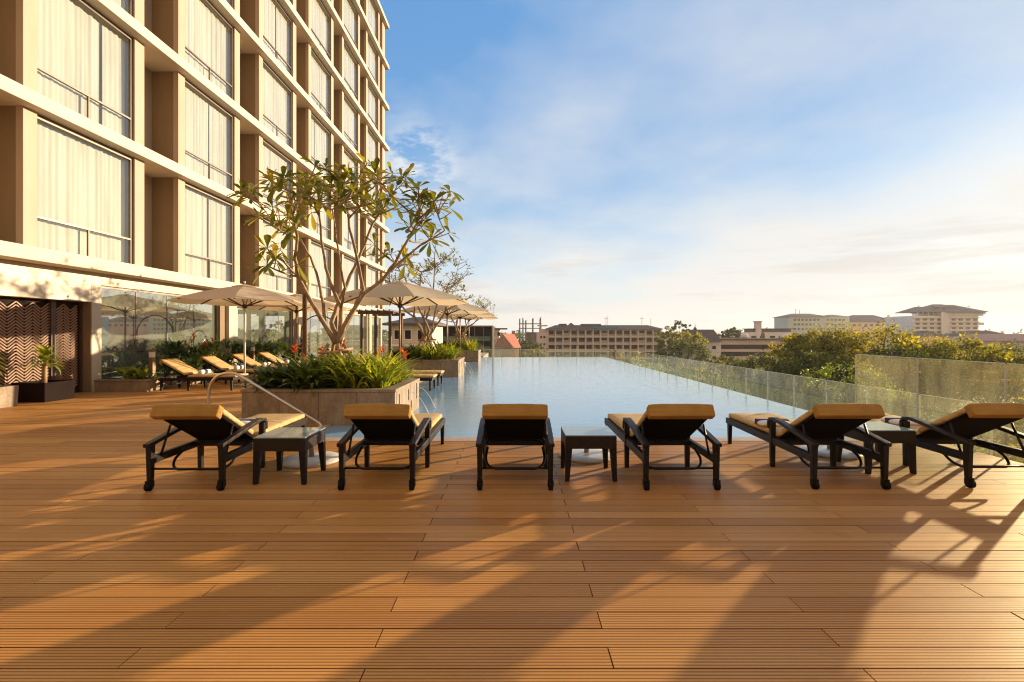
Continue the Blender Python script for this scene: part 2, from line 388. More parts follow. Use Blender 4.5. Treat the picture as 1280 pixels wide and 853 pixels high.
c1 = mixc(nt, mathn(nt, 'MULTIPLY', puff, .48), c1, (5.8, 5.45, 5.1))
wisp = mathn(nt, 'MULTIPLY', ramp(nt, noise(nt, cmb.outputs[0], 7.0, 6, .6), [(.43, 0.0), (.58, 1.0)]), 1.0)
d2 = nt.nodes.new('ShaderNodeVectorMath'); d2.operation = 'DOT_PRODUCT'; nt.links.new(tc.outputs['Generated'], d2.inputs[0]); d2.inputs[1].default_value = Vector((-122, 600, 205)).normalized()
c1 = mixc(nt, mathn(nt, 'MULTIPLY', mathn(nt, 'MULTIPLY', wisp, ramp(nt, d2.outputs['Value'], [(.9955, 0.0), (.9985, 1.0)])), .85), c1, (7.4, 7.4, 7.3))
# warm fill light added over the unseen half of sky behind the camera
backm = ramp(nt, mathn(nt, 'ADD', mathn(nt, 'MULTIPLY', sep.outputs['Y'], -1.0), mathn(nt, 'MULTIPLY', cl, .3)), [(.15, 0.0), (.55, 1.0)])
c1 = mixc(nt, mathn(nt, 'MULTIPLY', backm, .85), c1, (6.4, 4.5, 2.8))
nt.links.new(c1, bg.inputs[0]); bg.inputs[1].default_value = .060
nt.links.new(bg.outputs[0], wo.inputs[0])
sc.view_settings.view_transform = 'Standard'; sc.view_settings.look = 'None'; sc.view_settings.gamma = 1.0
sc.view_settings.exposure = 1.06; sc.view_settings.use_curve_mapping = False
sc.cycles.use_denoising = True; sc.cycles.filter_width = 1.15; sc.cycles.use_adaptive_sampling = False
sc.cycles.max_bounces = 8; sc.cycles.transparent_max_bounces = 16; sc.cycles.diffuse_bounces = 3; sc.cycles.glossy_bounces = 4
sc.cycles.sample_clamp_indirect = 6.0; sc.cycles.caustics_reflective = False; sc.cycles.caustics_refractive = False

# ------------------------------------------------------------------ terrace: deck, pool, podium
POOL_R, POOL_FAR, POOL_NEAR, POOL_L = 5.7, 30.2, 6.80, -2.95
DECK_R = 5.78
d = MB(); bw = .144; y = -3.5; row = 0
ybase = 2.119 - bw*round((2.119+3.5)/bw)
k = 0
while True:
    y0 = ybase + k*bw; k += 1
    if y0 > 33: break
    ym = y0 + bw/2
    xr = DECK_R if ym < POOL_NEAR-.2 else (-3.1 if ym < 7.9 else POOL_L)
    xl = -11.6
    off = -1.76 if k % 2 == 0 else -.662
    xs = [xl] + [off + 2.196*i for i in range(-8, 8) if xl + .1 < off + 2.196*i < xr - .1] + [xr]
    for a, b in zip(xs[:-1], xs[1:]):
        dz = rng.uniform(-.0012, .0012)
        d.box(a+.003, b-.003, y0+.0042, y0+bw-.0042, -.03, dz)
struct(d.build('terrace_floor', M['deck']), 'brown grooved timber deck boards running across the terrace', 'deck')
b = MB(); b.box(-11.62, DECK_R, -3.6, POOL_NEAR-.22, -.10, -.032); b.box(-11.62, -3.1, POOL_NEAR-.22, 7.9, -.10, -.033); b.box(-11.62, POOL_L, 7.9, 33.2, -.10, -.032)
struct(b.build('terrace_subfloor', M['void']), 'dark underside below the deck boards', 'floor')
b = MB(); b.box(-3.1, DECK_R, POOL_NEAR-.215, POOL_NEAR+.02, -.3, .004); b.box(-3.10, -2.98, POOL_NEAR+.021, 7.78, -.3, .003)
struct(b.build('pool_coping', M['coping'], bevel=.006), 'pale stone coping along the near edge of the pool', 'coping')
b = MB(); nx, ny = 2, 2
b.add([(-2.98, POOL_NEAR+.02, -.022), (POOL_R, POOL_NEAR+.02, -.022), (POOL_R, POOL_FAR, -.022), (-2.98, POOL_FAR, -.022)], [(0,1,2,3)])
struct(b.build('pool_water', M['water']), 'still pale blue water of the infinity pool', 'water')
b = MB(); b.box(-3.3, POOL_R-.01, POOL_NEAR, POOL_FAR-.01, -1.4, -.05); 
struct(b.build('pool_basin', M['tile']), 'tiled body of the pool under the water', 'pool')
b = MB(); b.box(POOL_R-.005, 6.75, 6.9, 32.4, -1.6, -.62); b.box(-2.2, 6.75, POOL_FAR+.002, 32.4, -1.61, -.622); b.box(DECK_R+.002, 6.75, -3.6, 6.9, -1.6, -.25)
struct(b.build('overflow_ledge', M['podium']), 'concrete overflow ledge outside the pool edge', 'ledge')
b = MB(); b.box(-26, 6.8, -4, 39.5, GZ+.01, -1.62); b.box(-26, -2.2, 33.25, 39.5, -1.619, -.1)
struct(b.build('terrace_podium', M['podium']), 'podium that carries the terrace above the street', 'podium')
b = MB(); S = 940; b.add([(-S,-S,GZ),(S,-S,GZ),(S,S,GZ),(-S,S,GZ)], [(0,1,2,3)])
struct(b.build('ground', M['ground']), 'green town ground far below the terrace', 'ground')

# ------------------------------------------------------------------ hotel building
FX, SX, BX = -10.48, -10.2, -11.31
PER, BAYW, B0 = 4.71, 3.35, 10.22
FLH, Z0, ST = 3.3, 3.33, .30
YEND = 38.9
hotel = empty('hotel_building', (-11.0, 20, 0))
def hb(mb, name, mat, bevel=0, parent=None):
    o = mb.build(name, mat, parent or hotel, bevel)
    if parent is None: o.matrix_parent_inverse = Matrix.Translation((11.0, -20, 0))
    return o
tag(hotel, 'tall cream hotel block with curtained bay windows between projecting floor slabs', 'building')
b = MB()
b.box(-26, BX, -4, YEND-.3, Z0, Z0+7*FLH+.25)
hb(b, 'wall', M['cream'])
for f in range(8):
    zt = Z0 + f*FLH
    m_ = MB(); m_.box(-26.2, SX, -4.2, YEND, zt-ST, zt)
    if f == 7: m_.box(-26.2, SX-.4, -4.2, YEND-.02, zt+.003, zt+.3)
    hb(m_, 'floor_slab', M['slab'], .015)
for f in range(7):
    zb, zt = Z0+f*FLH+.002, Z0+(f+1)*FLH-ST-.002
    for j in range(-1, 6):
        y0 = B0 + j*PER; y1 = y0 + BAYW
        # side walls of the bay (brown) and front piers
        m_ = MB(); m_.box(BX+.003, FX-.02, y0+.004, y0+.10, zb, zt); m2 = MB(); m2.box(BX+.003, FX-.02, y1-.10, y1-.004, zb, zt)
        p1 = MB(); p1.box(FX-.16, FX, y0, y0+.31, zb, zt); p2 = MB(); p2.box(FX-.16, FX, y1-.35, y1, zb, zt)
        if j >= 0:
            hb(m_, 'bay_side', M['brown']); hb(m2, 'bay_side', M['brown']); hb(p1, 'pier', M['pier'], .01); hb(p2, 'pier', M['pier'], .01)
        else:
            m_.add(m2.v, m2.f); p1.add(p2.v, p2.f); tag(hb(m_, 'bay_sides', M['brown']), kind='stuff'); tag(hb(p1, 'piers', M['pier']), kind='stuff')
        # window: frame, transom, head; glass; curtain
        wy0, wy1 = y0+.312, y1-.352
        m_ = MB(); fx = FX-.06
        m_.box(fx-.06, fx, wy0, wy0+.035, zb, zt); m_.box(fx-.06, fx, wy1-.06, wy1, zb, zt)
        m_.box(fx-.06, fx, wy0+.035, wy1-.06, zt-.10, zt); m_.box(fx-.06, fx, wy0+.035, wy1-.06, zb, zb+.05)
        m_.box(fx-.062, fx+.006, wy0+.035, wy1-.06, zb+.70, zb+.745)
        ymid = (wy0+wy1)/2
        m_.box(fx-.05, fx-.004, ymid-.012, ymid+.012, zb+.05, zb+.70)
        win = hb(m_, 'window', M['winframe'])
        g = MB(); g.box(fx-.036, fx-.030, wy0+.034, wy1-.059, zb+.049, zt-.099)
        o = g.build('pane', M['winglass'], win)
        # curtain with real folds; some leave a gap in the middle
        r2 = random.Random(f*31+j*7+5)
        gaps = [(wy0+.02, wy1-.07)]
        if r2.random() < .5:
            c0 = wy0 + (wy1-wy0)*r2.uniform(.25, .7); gw = r2.choice((.03, .06, .10, .20)); gaps = [(wy0+.02, c0-gw/2), (c0+gw/2, wy1-.07)]
        cu = MB()
        for (a, bb) in gaps:
            n = max(8, int((bb-a)/.035)); vs = []; ph = r2.uniform(0, 6)
            for i in range(n+1):
                yy = a+(bb-a)*i/n
                am = .35+.65*abs(math.sin(yy*2.3+ph))
                xx = fx-.16 + am*(.011*math.sin(yy*43+4*math.sin(yy*1.7+ph)) + .010*math.sin(yy*19+3*math.sin(yy*1.1+ph*2)))
                vs += [(xx, yy, zb+.05), (xx+.006*math.sin(yy*23), yy, zt-.14 - .02*abs(math.sin(yy*20)))]
            cu.add(vs, [(2*i, 2*i+2, 2*i+3, 2*i+1) for i in range(n)], True)
        o = cu.build('curtain', M['curtain'], win)
        # dark room behind
m_ = MB(); m_.box(BX-.05, FX-.0, YEND-1.0, YEND-.3, Z0, Z0+7*FLH-ST); hb(m_, 'end_pier', M['pier'])
# ground floor
GX = -10.7
m_ = MB(); m_.box(-26, GX-2.2, -4, YEND-.31, .0, Z0-ST-.002); hb(m_, 'interior_wall', M['room'])
ops = [(4.0, 12.13, 2.27), (12.42, 17.3, 2.72), (18.4, 23.0, 2.72), (24.1, 28.7, 2.72), (29.8, 34.4, 2.72), (35.2, 38.2, 2.72)]
m_ = MB(); prev = -4.0
for (a, bb, t) in ops:
    m_.box(GX-.31, GX, prev, a, 0, Z0-ST-.002); m_.box(GX-.31, GX, a, bb, t, Z0-ST-.002); prev = bb
m_.box(GX-.5, GX, prev, YEND-.31, 0, Z0-ST-.002)
hb(m_, 'ground_floor_wall', M['marble'], .008)
for yy in (17.32, 23.02, 28.72, 34.42):
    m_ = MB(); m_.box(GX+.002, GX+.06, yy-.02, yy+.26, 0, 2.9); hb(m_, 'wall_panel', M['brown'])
    m_ = MB(); m_.box(GX+.002, GX+.14, yy+.40, yy+.95, 0, 3.0); hb(m_, 'column', M['marble'], .01)
for (a, bb, t) in ops[1:]:
    m_ = MB(); fx = GX-.06; n = 4
    m_.box(fx-.05, fx, a, a+.04, 0, t); m_.box(fx-.05, fx, bb-.05, bb, 0, t); m_.box(fx-.05, fx, a+.04, bb-.05, t-.06, t); m_.box(fx-.05, fx, a+.04, bb-.05, 0, .08)
    m_.box(fx-.05, fx+.002, a+.04, bb-.05, .98, 1.01)
    for i in range(1, n): m_.box(fx-.05, fx-.01, a+(bb-a)*i/n-.009, a+(bb-a)*i/n+.009, .081, t-.061)
    win = hb(m_, 'lobby_window', M['winframe'])
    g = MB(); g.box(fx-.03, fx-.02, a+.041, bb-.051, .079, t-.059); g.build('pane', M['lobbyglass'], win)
# woven screen in the left opening
m_ = MB(); m_.box(GX-.24, GX-.001, 12.1, 12.128, 0, 2.268); hb(m_, 'reveal', M['brown'])
m_ = MB(); m_.box(GX-.30, GX-.285, 4.0, 12.12, 0.0, 2.27); scr = hb(m_, 'lattice_screen', M['screenback'])
s_ = MB(); cw = .185; yc = 4.05; c_i = 0
while yc < 12.0:
    z = -.2
    while z < 2.3:
        sgn = 1 if c_i % 2 == 0 else -1
        a = Vector((GX-.255, yc+.006, z + (0 if sgn > 0 else cw*.75))); bb = Vector((GX-.255, yc+cw-.006, z + (cw*.75 if sgn > 0 else 0)))
        if min(a.z, bb.z) > .02 and max(a.z, bb.z) < 2.24: s_.bar(a, bb, .022, .028, (1, 0, 0))
        z += .07
    yc += cw; c_i += 1
s_.build('slats', M['slat'], scr)
for (ya, yb_) in ((11.28, 11.40), (12.06, 12.095), (8.2, 8.32)):
    p_ = MB(); p_.box(GX-.268, GX-.20, ya, yb_, 0, 2.265); p_.build('screen_post', M['darkwood'], scr)

# ------------------------------------------------------------------ sun loungers
def arc(p0, p1, p2, n=6):
    return [Vector(p0)*(1-t)**2 + Vector(p1)*2*t*(1-t) + Vector(p2)*t*t for t in [i/n for i in range(n+1)]]
def make_cushion(x0, x1, y0, y1, z0, z1, tf=None, name='seat_cushion', parent=None, mat='cushion', nx=7, ny=14, bev=.022):
    """padded slab: softly domed top with slack along its edges"""
    b = MB(); vs = []; fs = []
    rr = random.Random(int(abs(y0*100)+nx))
    for lay, zz_ in ((0, z0), (1, z1)):
        for j in range(ny+1):
            for i in range(nx+1):
                u, v_ = i/nx, j/ny
                e = min(u, 1-u, .25)/.25; e2 = min(v_, 1-v_, .12)/.12
                z = zz_ + (.012*(e*e2)**.5 - .004 + rr.uniform(-.0025, .0025) if lay else 0)
                vs.append(Vector((x0+(x1-x0)*u, y0+(y1-y0)*v_, z)))
    n1 = (nx+1)*(ny+1); q = lambda i, j: j*(nx+1)+i
    for j in range(ny):
        for i in range(nx):
            fs.append((n1+q(i,j), n1+q(i+1,j), n1+q(i+1,j+1), n1+q(i,j+1))); fs.append((q(i,j), q(i,j+1), q(i+1,j+1), q(i+1,j)))
    for i in range(nx): fs.append((q(i,0), q(i+1,0), n1+q(i+1,0), n1+q(i,0))); fs.append((q(i+1,ny), q(i,ny), n1+q(i,ny), n1+q(i+1,ny)))
    for j in range(ny): fs.append((q(0,j+1), q(0,j), n1+q(0,j), n1+q(0,j+1))); fs.append((q(nx,j), q(nx,j+1), n1+q(nx,j+1), n1+q(nx,j)))
    if tf: vs = [tf(v) for v in vs]
    b.add(vs, fs, True)
    o = b.build(name, M[mat], parent)
    bv = o.modifiers.new('bevel', 'BEVEL'); bv.width = bev; bv.segments = 3; bv.limit_method = 'ANGLE'; bv.angle_limit = R(50)
    return o
def make_lounger(arms=True, back_ang=30, name='sun_lounger'):
    root = empty(name, (0, 0, 0)); Wd = 'wicker'
    hx = .335
    def leg(x, y, z1, top=(.055, .06), bot=(.045, .045), castor=False):
        b = MB(); zb = .094 if castor else 0
        b.taper((x, y, zb), (x, y, z1), bot, top); o = b.build('leg', M[Wd], root, .006)
        if castor:
            c = MB(); c.tube([(x-.02, y-.022, .040), (x+.02, y-.022, .040)], .040, 16); c.build('castor', M['rubber'], o)
            c = MB(); c.box(x-.028, x+.028, y-.034, y+.014, .083, .094); c.box(x-.028, x-.022, y-.034, y+.014, .03, .083); c.box(x+.022, x+.028, y-.034, y+.014, .03, .083); c.build('castor_fork', M['blackmetal'], o)
    for s in (-1, 1):
        if arms:
            leg(s*hx, 0, .43, castor=True); leg(s*hx, .75, .50, (.06, .05))
        else:
            leg(s*hx, 0.05, .33); leg(s*hx, .75, .33)
        leg(s*(hx-.01), 1.86, .33, (.055, .055), (.042, .042))
    b = MB()
    for s in (-1, 1): b.bar((s*(hx-.003), -.02, .285), (s*(hx-.003), 1.92, .305), .045, .075)
    b.bar((-hx+.02, 1.90, .305), (hx-.02, 1.90, .305), .045, .07)
    b.bar((-hx+.02, .62, .30), (hx-.02, .62, .30), .04, .05)
    b.box(-hx+.02, hx-.02, .64, 1.88, .318, .336)
    b.build('frame', M[Wd], root, .005)
    # back panel and cushions
    ca, sa = math.cos(R(back_ang)), math.sin(R(back_ang))
    hy, hz = .66, .325
    def tf(v): # local: y along the back from the hinge, z normal to it
        return Vector((v.x, hy - v.y*ca + v.z*sa, hz + v.y*sa + v.z*ca))
    LB = .785
    b = MB(); vs = [tf(Vector((x, y_, z))) for y_ in (0.0, LB) for (x, z) in ((-.30, 0.0), (.30, 0.0), (.30, .028), (-.30, .028))]
    b.add(vs, [(0,1,2,3),(7,6,5,4),(0,4,5,1),(1,5,6,2),(2,6,7,3),(3,7,4,0)]); b.build('backrest', M['backpanel'], root, .006)
    make_cushion(-.305, .305, .06, LB+.015, .034, .092, tf, 'back_cushion', root, 'cushion', 8, 9)
    make_cushion(-.312, .312, LB-.068, LB+.028, -.032, .094, tf, 'cushion_flap', root, 'cushion2', 12, 4, .016)
    make_cushion(-.31, .31, .70, 1.95, .338, .400, None, 'seat_cushion', root, 'cushion', 8, 16)
    # supports
    for s in (-1, 1):
        b = MB(); p = tf(Vector((s*.305, .50, .0)))
        b.tube([p, (s*.31, .10, .30)], .011, 8); b.build('backrest_strut', M['blackmetal'], root)
    b = MB(); x = .285
    path = [(-x, .42, .30), (-x-.01, .30, .235)] + arc((-x-.01, .28, .22), (-x, .20, .15), (-x+.09, .18, .145), 5) + arc((x-.09, .18, .145), (x, .20, .15), (x+.01, .28, .22), 5) + [(x+.01, .30, .235), (x, .42, .30)]
    b.tube(path, .013, 8); b.tube([(-hx, .0, .20), (hx, .0, .20)], .010, 8)
    b.build('support_bar', M['blackmetal'], root)
    if arms:
        for s in (-1, 1):
            b = MB(); pts = [Vector((0, -.05, .425)), Vector((0, .12, .455)), Vector((0, .35, .495)), Vector((0, .55, .528)), Vector((0, .68, .542)), Vector((0, .755, .530)), Vector((0, .785, .49)), Vector((0, .788, .42))]
            ws = [.062, .066, .07, .07, .07, .068, .066, .062]; t = .038
            vs = []; n = len(pts)
            for i, p in enumerate(pts):
                dd = (pts[min(i+1, n-1)]-pts[max(i-1, 0)]).normalized(); nn = Vector((0, -dd.z, dd.y))
                for (sx, sz) in ((-1, -1), (1, -1), (1, 1), (-1, 1)): vs.append(p + Vector((s*(hx+.006)+sx*ws[i]/2, 0, 0)) + nn*(sz*t/2))
            fs = [(0,1,2,3)] + [(i*4+k_, i*4+4+k_, i*4+4+(k_+1)%4, i*4+(k_+1)%4) for i in range(n-1) for k_ in range(4)] + [tuple(reversed(((n-1)*4, (n-1)*4+1, (n-1)*4+2, (n-1)*4+3)))]
            b.add(vs, [tuple(reversed(f_)) for f_ in fs]); b.build('armrest', M['wicker2'], root, .008)
    return root
LG = 'sun loungers in a row facing the pool'
LX = [-3.11, -1.31, 0.0, 1.575, 3.185, 4.70]
LL = ['dark wicker sun lounger whose backrest hides the foot of the curved handrail',
      'dark wicker sun lounger standing before the corner of the big stone planter',
      'dark wicker sun lounger seen exactly from behind, its seat hidden by the backrest',
      'dark wicker sun lounger beside the lone table, with only water and no towel behind it',
      'dark wicker sun lounger with a folded towel and a side table behind its arm',
      'dark wicker sun lounger at the end of the row, next to the tall glass railing']
proto = make_lounger()
for i, x in enumerate(LX):
    o = proto if i == 0 else copy_tree(proto)
    o.location = (x, 4.56 + (-.02, .0, .0, .0, .02, .06)[i], 0)
    o.rotation_euler = (0, 0, R((1.2, -.4, .0, .5, -.6, -.8)[i])); tag(o, LL[i], 'sun lounger', LG)
# loungers on the left, feet towards the pool
L2 = make_lounger(False, 30, 'poolside_lounger')
lab2 = ['tan cushioned lounger by the flower bed, first of four beside the bollard lamp',
        'tan cushioned lounger by the flower bed, second from the bollard lamp', 'tan cushioned lounger by the flower bed, third from the bollard lamp, behind the white pole',
        'tan cushioned lounger by the flower bed, last of the four towards the arch']
for i, yy in enumerate((12.75, 14.35, 15.9, 17.5)):
    o = L2 if i == 0 else copy_tree(L2)
    o.location = (-9.2, yy, 0); o.rotation_euler = (0, 0, R(-90)); tag(o, lab2[i], 'sun lounger', 'loungers along the hotel flower bed')
for i, (yy, lb) in enumerate(((12.85, 'lounger between two planters with its foot over the water, the nearer of the pair'), (14.15, 'lounger between two planters with its foot over the water, the farther of the pair'))):
    o = copy_tree(L2); o.location = (-4.08, yy, -.024); o.rotation_euler = (0, 0, R(-90)); tag(o, lb, 'sun lounger', 'loungers between the planters')

# rolled towels
def towel(loc, rz, label, band=True, L_=.40, r=.058):
    b = MB(); pts = [(-L_/2+L_*i/6, 0, r) for i in range(7)]; b.tube(pts, [r*.93, r, r*1.02, r*.99, r*1.01, r, r*.92], 14)
    root = b.build('rolled_towel', M['towel'])
    root.location = loc; root.rotation_euler = (0, 0, rz)
    if band:
        c = MB(); c.tube([(-.06, 0, r), (.06, 0, r)], r*1.05, 14); c.build('towel_band', M['towel_blue'], root)
    tag(root, label, 'towel', 'towels laid on the loungers')
for i, yy in enumerate((12.75, 14.35, 15.9, 17.5)):
    towel((-8.25, yy, .408), R(90), ['white rolled towel with dark band on the lounger beside the bollard lamp', 'white rolled towel on the second lounger by the flower bed', 'white rolled towel on the third lounger by the flower bed', 'white rolled towel on the last lounger by the flower bed, towards the arch'][i])
def flat_towel(loc, rz, label, sz=(.36, .26, .05), strap=True):
    root = make_cushion(-sz[0]/2, sz[0]/2, -sz[1]/2, sz[1]/2, 0, sz[2], None, 'folded_towel', None, 'towel', 6, 5)
    root.location = loc; root.rotation_euler = (0, 0, rz)
    if strap:
        c = MB(); c.box(-sz[0]/2-.004, sz[0]/2+.004, -.035, .035, -.002, sz[2]+.014); c.build('towel_band', M['towel_blue'], root, .01)
    tag(root, label, 'towel', 'towels laid on the loungers')
flat_towel((-3.22, 5.62, .408), R(5), 'folded white and navy towel on the lounger beside the handrail')
flat_towel((3.02, 5.65, .408), R(-4), 'folded towel with a dark band on the lounger in front of the railing table')
flat_towel((4.62, 5.72, .408), R(-6), 'folded towel with a dark band on the lounger at the glass railing')

# ------------------------------------------------------------------ side tables and parasol bases
def make_table():
    root = empty('side_table', (0, 0, 0)); wdt = .255
    b = MB(); b.box(-wdt, wdt, -wdt, wdt, .452, .462); b.build('glass_top', M['tableglass'], root, .002)
    b = MB(); z0, z1 = .325, .450; t = .03
    b.box(-wdt, wdt, -wdt, -wdt+t, z0, z1); b.box(-wdt, wdt, wdt-t, wdt, z0, z1); b.box(-wdt, -wdt+t, -wdt+t, wdt-t, z0, z1); b.box(wdt-t, wdt, -wdt+t, wdt-t, z0, z1); b.box(-wdt+t, wdt-t, -wdt+t, wdt-t, .435, .449)
    b.build('apron', M['wicker2'], root, .004)
    for sx in (-1, 1):
        for sy in (-1, 1):
            b = MB(); b.taper((sx*.238, sy*.238, 0), (sx*.222, sy*.222, .326), (.042, .042), (.066, .066)); b.build('leg', M['wicker'], root, .004)
    return root
tb = make_table()
for i, (x, yy, lb) in enumerate(((-2.31, 4.95, 'square wicker side table with glass top between the handrail lounger and the planter corner lounger'), (.76, 5.05, 'square wicker side table standing alone in front of the water, its glass top reflecting sky'), (3.96, 5.30, 'square wicker side table half hidden behind a lounger near the glass railing'))):
    o = tb if i == 0 else copy_tree(tb)
    o.location = (x, yy, 0); tag(o, lb, 'side table', 'wicker side tables between the loungers')
def make_base():
    root = empty('parasol_stand', (0, 0, 0))
    b = MB(); b.lathe((0, 0, 0), [(.33, 0), (.335, .018), (.325, .032), (.20, .043), (.05, .05)], 40); b.build('base_plate', M['baseplate'], root)
    b = MB(); b.lathe((0, 0, .05), [(.032, 0), (.032, .19), (.038, .19), (.038, .22), (.026, .22)], 18); b.tube([(.03, 0, .2), (.085, 0, .2)], .008, 8); b.build('socket', M['steel'], root)
    return root
pb = make_base()
for i, (x, yy, lb) in enumerate(((-2.37, 5.58, 'round pale parasol base on the deck behind the table below the handrail'), (.86, 5.78, 'round white parasol base behind the table in front of the water'), (3.9, 5.95, 'round pale parasol base behind the table near the glass railing'))):
    o = pb if i == 0 else copy_tree(pb)
    o.location = (x, yy, .001); tag(o, lb, 'parasol base', 'empty parasol bases')

# ------------------------------------------------------------------ handrail
b = MB(); Y = 7.2
pts = [(-4.60, Y, 0), (-4.60, Y, .45)] + arc((-4.60, Y, .55), (-4.58, Y, .93), (-4.20, Y, .88), 8) + arc((-4.05, Y, .80), (-3.5, Y, .47), (-2.98, Y, .16), 4) + arc((-2.95, Y, .14), (-2.88, Y, .08), (-2.97, Y, .05), 5) + [(-3.06, Y, .004)]
b.tube(pts, .022, 12)
hr = b.build('pool_handrail', M['steel']); tag(hr, 'curved steel handrail arching down into the pool by the planter', 'handrail')
b = MB(); b.lathe((-4.6, Y, 0), [(.05, .001), (.05, .012), (.03, .016)], 18); b.build('flange', M['steel'], hr)

# ------------------------------------------------------------------ planters with plants
def strap_leaf(b, p, az, ln, wd, lean, seg=4, droop=1.0):
    dx, dy = math.cos(az), math.sin(az); sx, sy = -dy, dx
    vs = []; a = lean; x = z = 0.0
    prof = [.45, 1.0, .9, .55, .05] if seg == 4 else [.5, 1, .7, .05]
    for i in range(seg+1):
        w_ = wd*prof[i]/2
        fold = .25*w_
        vs += [(p[0]+dx*x - sx*w_, p[1]+dy*x - sy*w_, p[2]+z+fold), (p[0]+dx*x, p[1]+dy*x, p[2]+z-fold*.3), (p[0]+dx*x + sx*w_, p[1]+dy*x + sy*w_, p[2]+z+fold)]
        st = ln/seg; x += math.cos(a)*st; z += math.sin(a)*st; a -= droop*.42
    fs = []
    for i in range(seg): k_ = 3*i; fs += [(k_, k_+1, k_+4, k_+3), (k_+1, k_+2, k_+5, k_+4)]
    b.add(vs, fs, True)
def clump(b, p, n, ln, wd, r_, lean=(.8, 1.45)):
    for i in range(n):
        strap_leaf(b, (p[0]+r_.uniform(-.04, .04), p[1]+r_.uniform(-.04, .04), p[2]), r_.uniform(0, 2*PI), ln*r_.uniform(.65, 1.15), wd*r_.uniform(.7, 1.2), r_.uniform(*lean), 4, r_.uniform(.5, 1.15))
def planter(yf, yb, label, plab, seed, nfac=1.0):
    x0, x1, zt = -4.45, -1.95, .57; t = .10
    root = empty('stone_planter', ((x0+x1)/2, yf, 0)); tag(root, label, 'planter', 'stone planters beside the pool')
    ox, oy = -(x0+x1)/2, -yf
    b = MB()
    n = 4  # stone facing slabs with open joints
    for i in range(n):
        a = x0+(x1-x0)*i/n; bb = x0+(x1-x0)*(i+1)/n
        b.box(a+ox+.003, bb+ox-.003, 0, t, -.5, zt-.05); b.box(a+ox+.003, bb+ox-.003, yb+oy-t, yb+oy, -.5, zt-.05)
    for (xa, xb) in ((x0, x0+t), (x1-t, x1)):
        for i in range(5):
            a = yf+t+(yb-yf-2*t)*i/5; bb = yf+t+(yb-yf-2*t)*(i+1)/5
            b.box(xa+ox, xb+ox, a+oy+.003, bb+oy-.003, -.5, zt-.05)
    b.build('wall', M['stone'], root, .004)
    b = MB(); r_ = .20; e = .012
    b.box(x0+ox-e, x1+ox+e, -e, r_-.03, zt-.048, zt); b.box(x0+ox-e, x1+ox+e, yb+oy-r_+.03, yb+oy+e, zt-.048, zt)
    b.box(x0+ox-e, x0+ox+r_-.03, r_-.029, yb+oy-r_+.029, zt-.048, zt); b.box(x1+ox-r_, x1+ox+e, r_-.029, yb+oy-r_+.029, zt-.048, zt)
    b.build('rim', M['stone'], root, .006)
    b = MB(); b.box(x0+t+.002+ox, x1-t-.002+ox, t+.002, yb+oy-t-.002, -.4, zt-.07); b.build('soil', M['soil'], root)
    dy = (yb-yf)
    for i, (fy, za, zb_) in enumerate(((.14, .10, .46), (.50, .26, .46), (.62, .02, .22), (.86, .20, .50))):
        b = MB(); b.box(x1+ox+.001, x1+ox+.004, dy*fy-.03, dy*fy+.03, za, zb_); b.build('spout_slot', M['void'], root)
    for fy in (.55, .93):
        b = MB(); pts = [(x1+ox+.005+.34*s_, dy*fy+.05*s_, .40-.43*s_*s_) for s_ in [i/7 for i in range(8)]]
        b.tube(pts, [.006]*6+[.009, .014], 6); b.build('water_jet', M['jet'], root)
    r2 = random.Random(seed)
    dk = MB(); yl = MB(); mdl = MB()
    cells = []
    for i in range(int(165*nfac)):
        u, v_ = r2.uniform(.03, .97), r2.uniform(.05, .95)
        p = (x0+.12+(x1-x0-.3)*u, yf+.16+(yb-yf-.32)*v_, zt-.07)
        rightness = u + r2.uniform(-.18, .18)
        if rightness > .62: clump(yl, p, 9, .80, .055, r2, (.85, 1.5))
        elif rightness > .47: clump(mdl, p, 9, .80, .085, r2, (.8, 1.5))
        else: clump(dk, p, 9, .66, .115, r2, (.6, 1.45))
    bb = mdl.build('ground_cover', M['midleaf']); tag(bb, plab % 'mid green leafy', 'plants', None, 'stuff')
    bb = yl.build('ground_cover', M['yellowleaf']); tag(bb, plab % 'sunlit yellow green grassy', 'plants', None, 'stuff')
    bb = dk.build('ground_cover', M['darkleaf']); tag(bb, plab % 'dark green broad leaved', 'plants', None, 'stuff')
planter(7.8, 9.75, 'large stone planter beside the handrail, holding the big plumeria tree', '%s planting round the big plumeria in the large planter', 11)
planter(16.5, 18.4, 'stone planter in the middle of the pool side, beyond the pair of loungers', '%s planting in the middle stone planter', 12, .8)
planter(25.4, 27.3, 'last small looking stone planter at the far end of the pool side', '%s planting in the last planter at the far end of the pool', 13, .6)

# orange flower spikes between the planters and in the beds
def flower_plant(loc, h, label, seed, nfl=3, leafm='midleaf', leaf=True):
    r2 = random.Random(seed); root = empty('flowering_plant', loc); tag(root, label, 'plant', 'orange flowering plants')
    b = MB()
    for i in range(14): strap_leaf(b, (r2.uniform(-.08, .08), r2.uniform(-.08, .08), r2.uniform(0, h*.3)), r2.uniform(0, 6.28), h*r2.uniform(.5, .85), .10, r2.uniform(.9, 1.45), 4, r2.uniform(.3, .9))
    b.build('leaves', M[leafm], root)
    f_ = MB(); st = MB()
    for i in range(nfl):
        x, y_ = r2.uniform(-.2, .2), r2.uniform(-.15, .15); hh = h*r2.uniform(.85, 1.1)
        st.tube([(x*.4, y_*.4, 0), (x, y_, hh)], .008, 5)
        for q in range(7): strap_leaf(f_, (x, y_, hh-.04+.02*q), r2.uniform(0, 6.28), .15, .05, r2.uniform(.3, 1.2), 4, .4)
    st.build('stem', M['midleaf'], root); f_.build('flower', M['flower'], root)
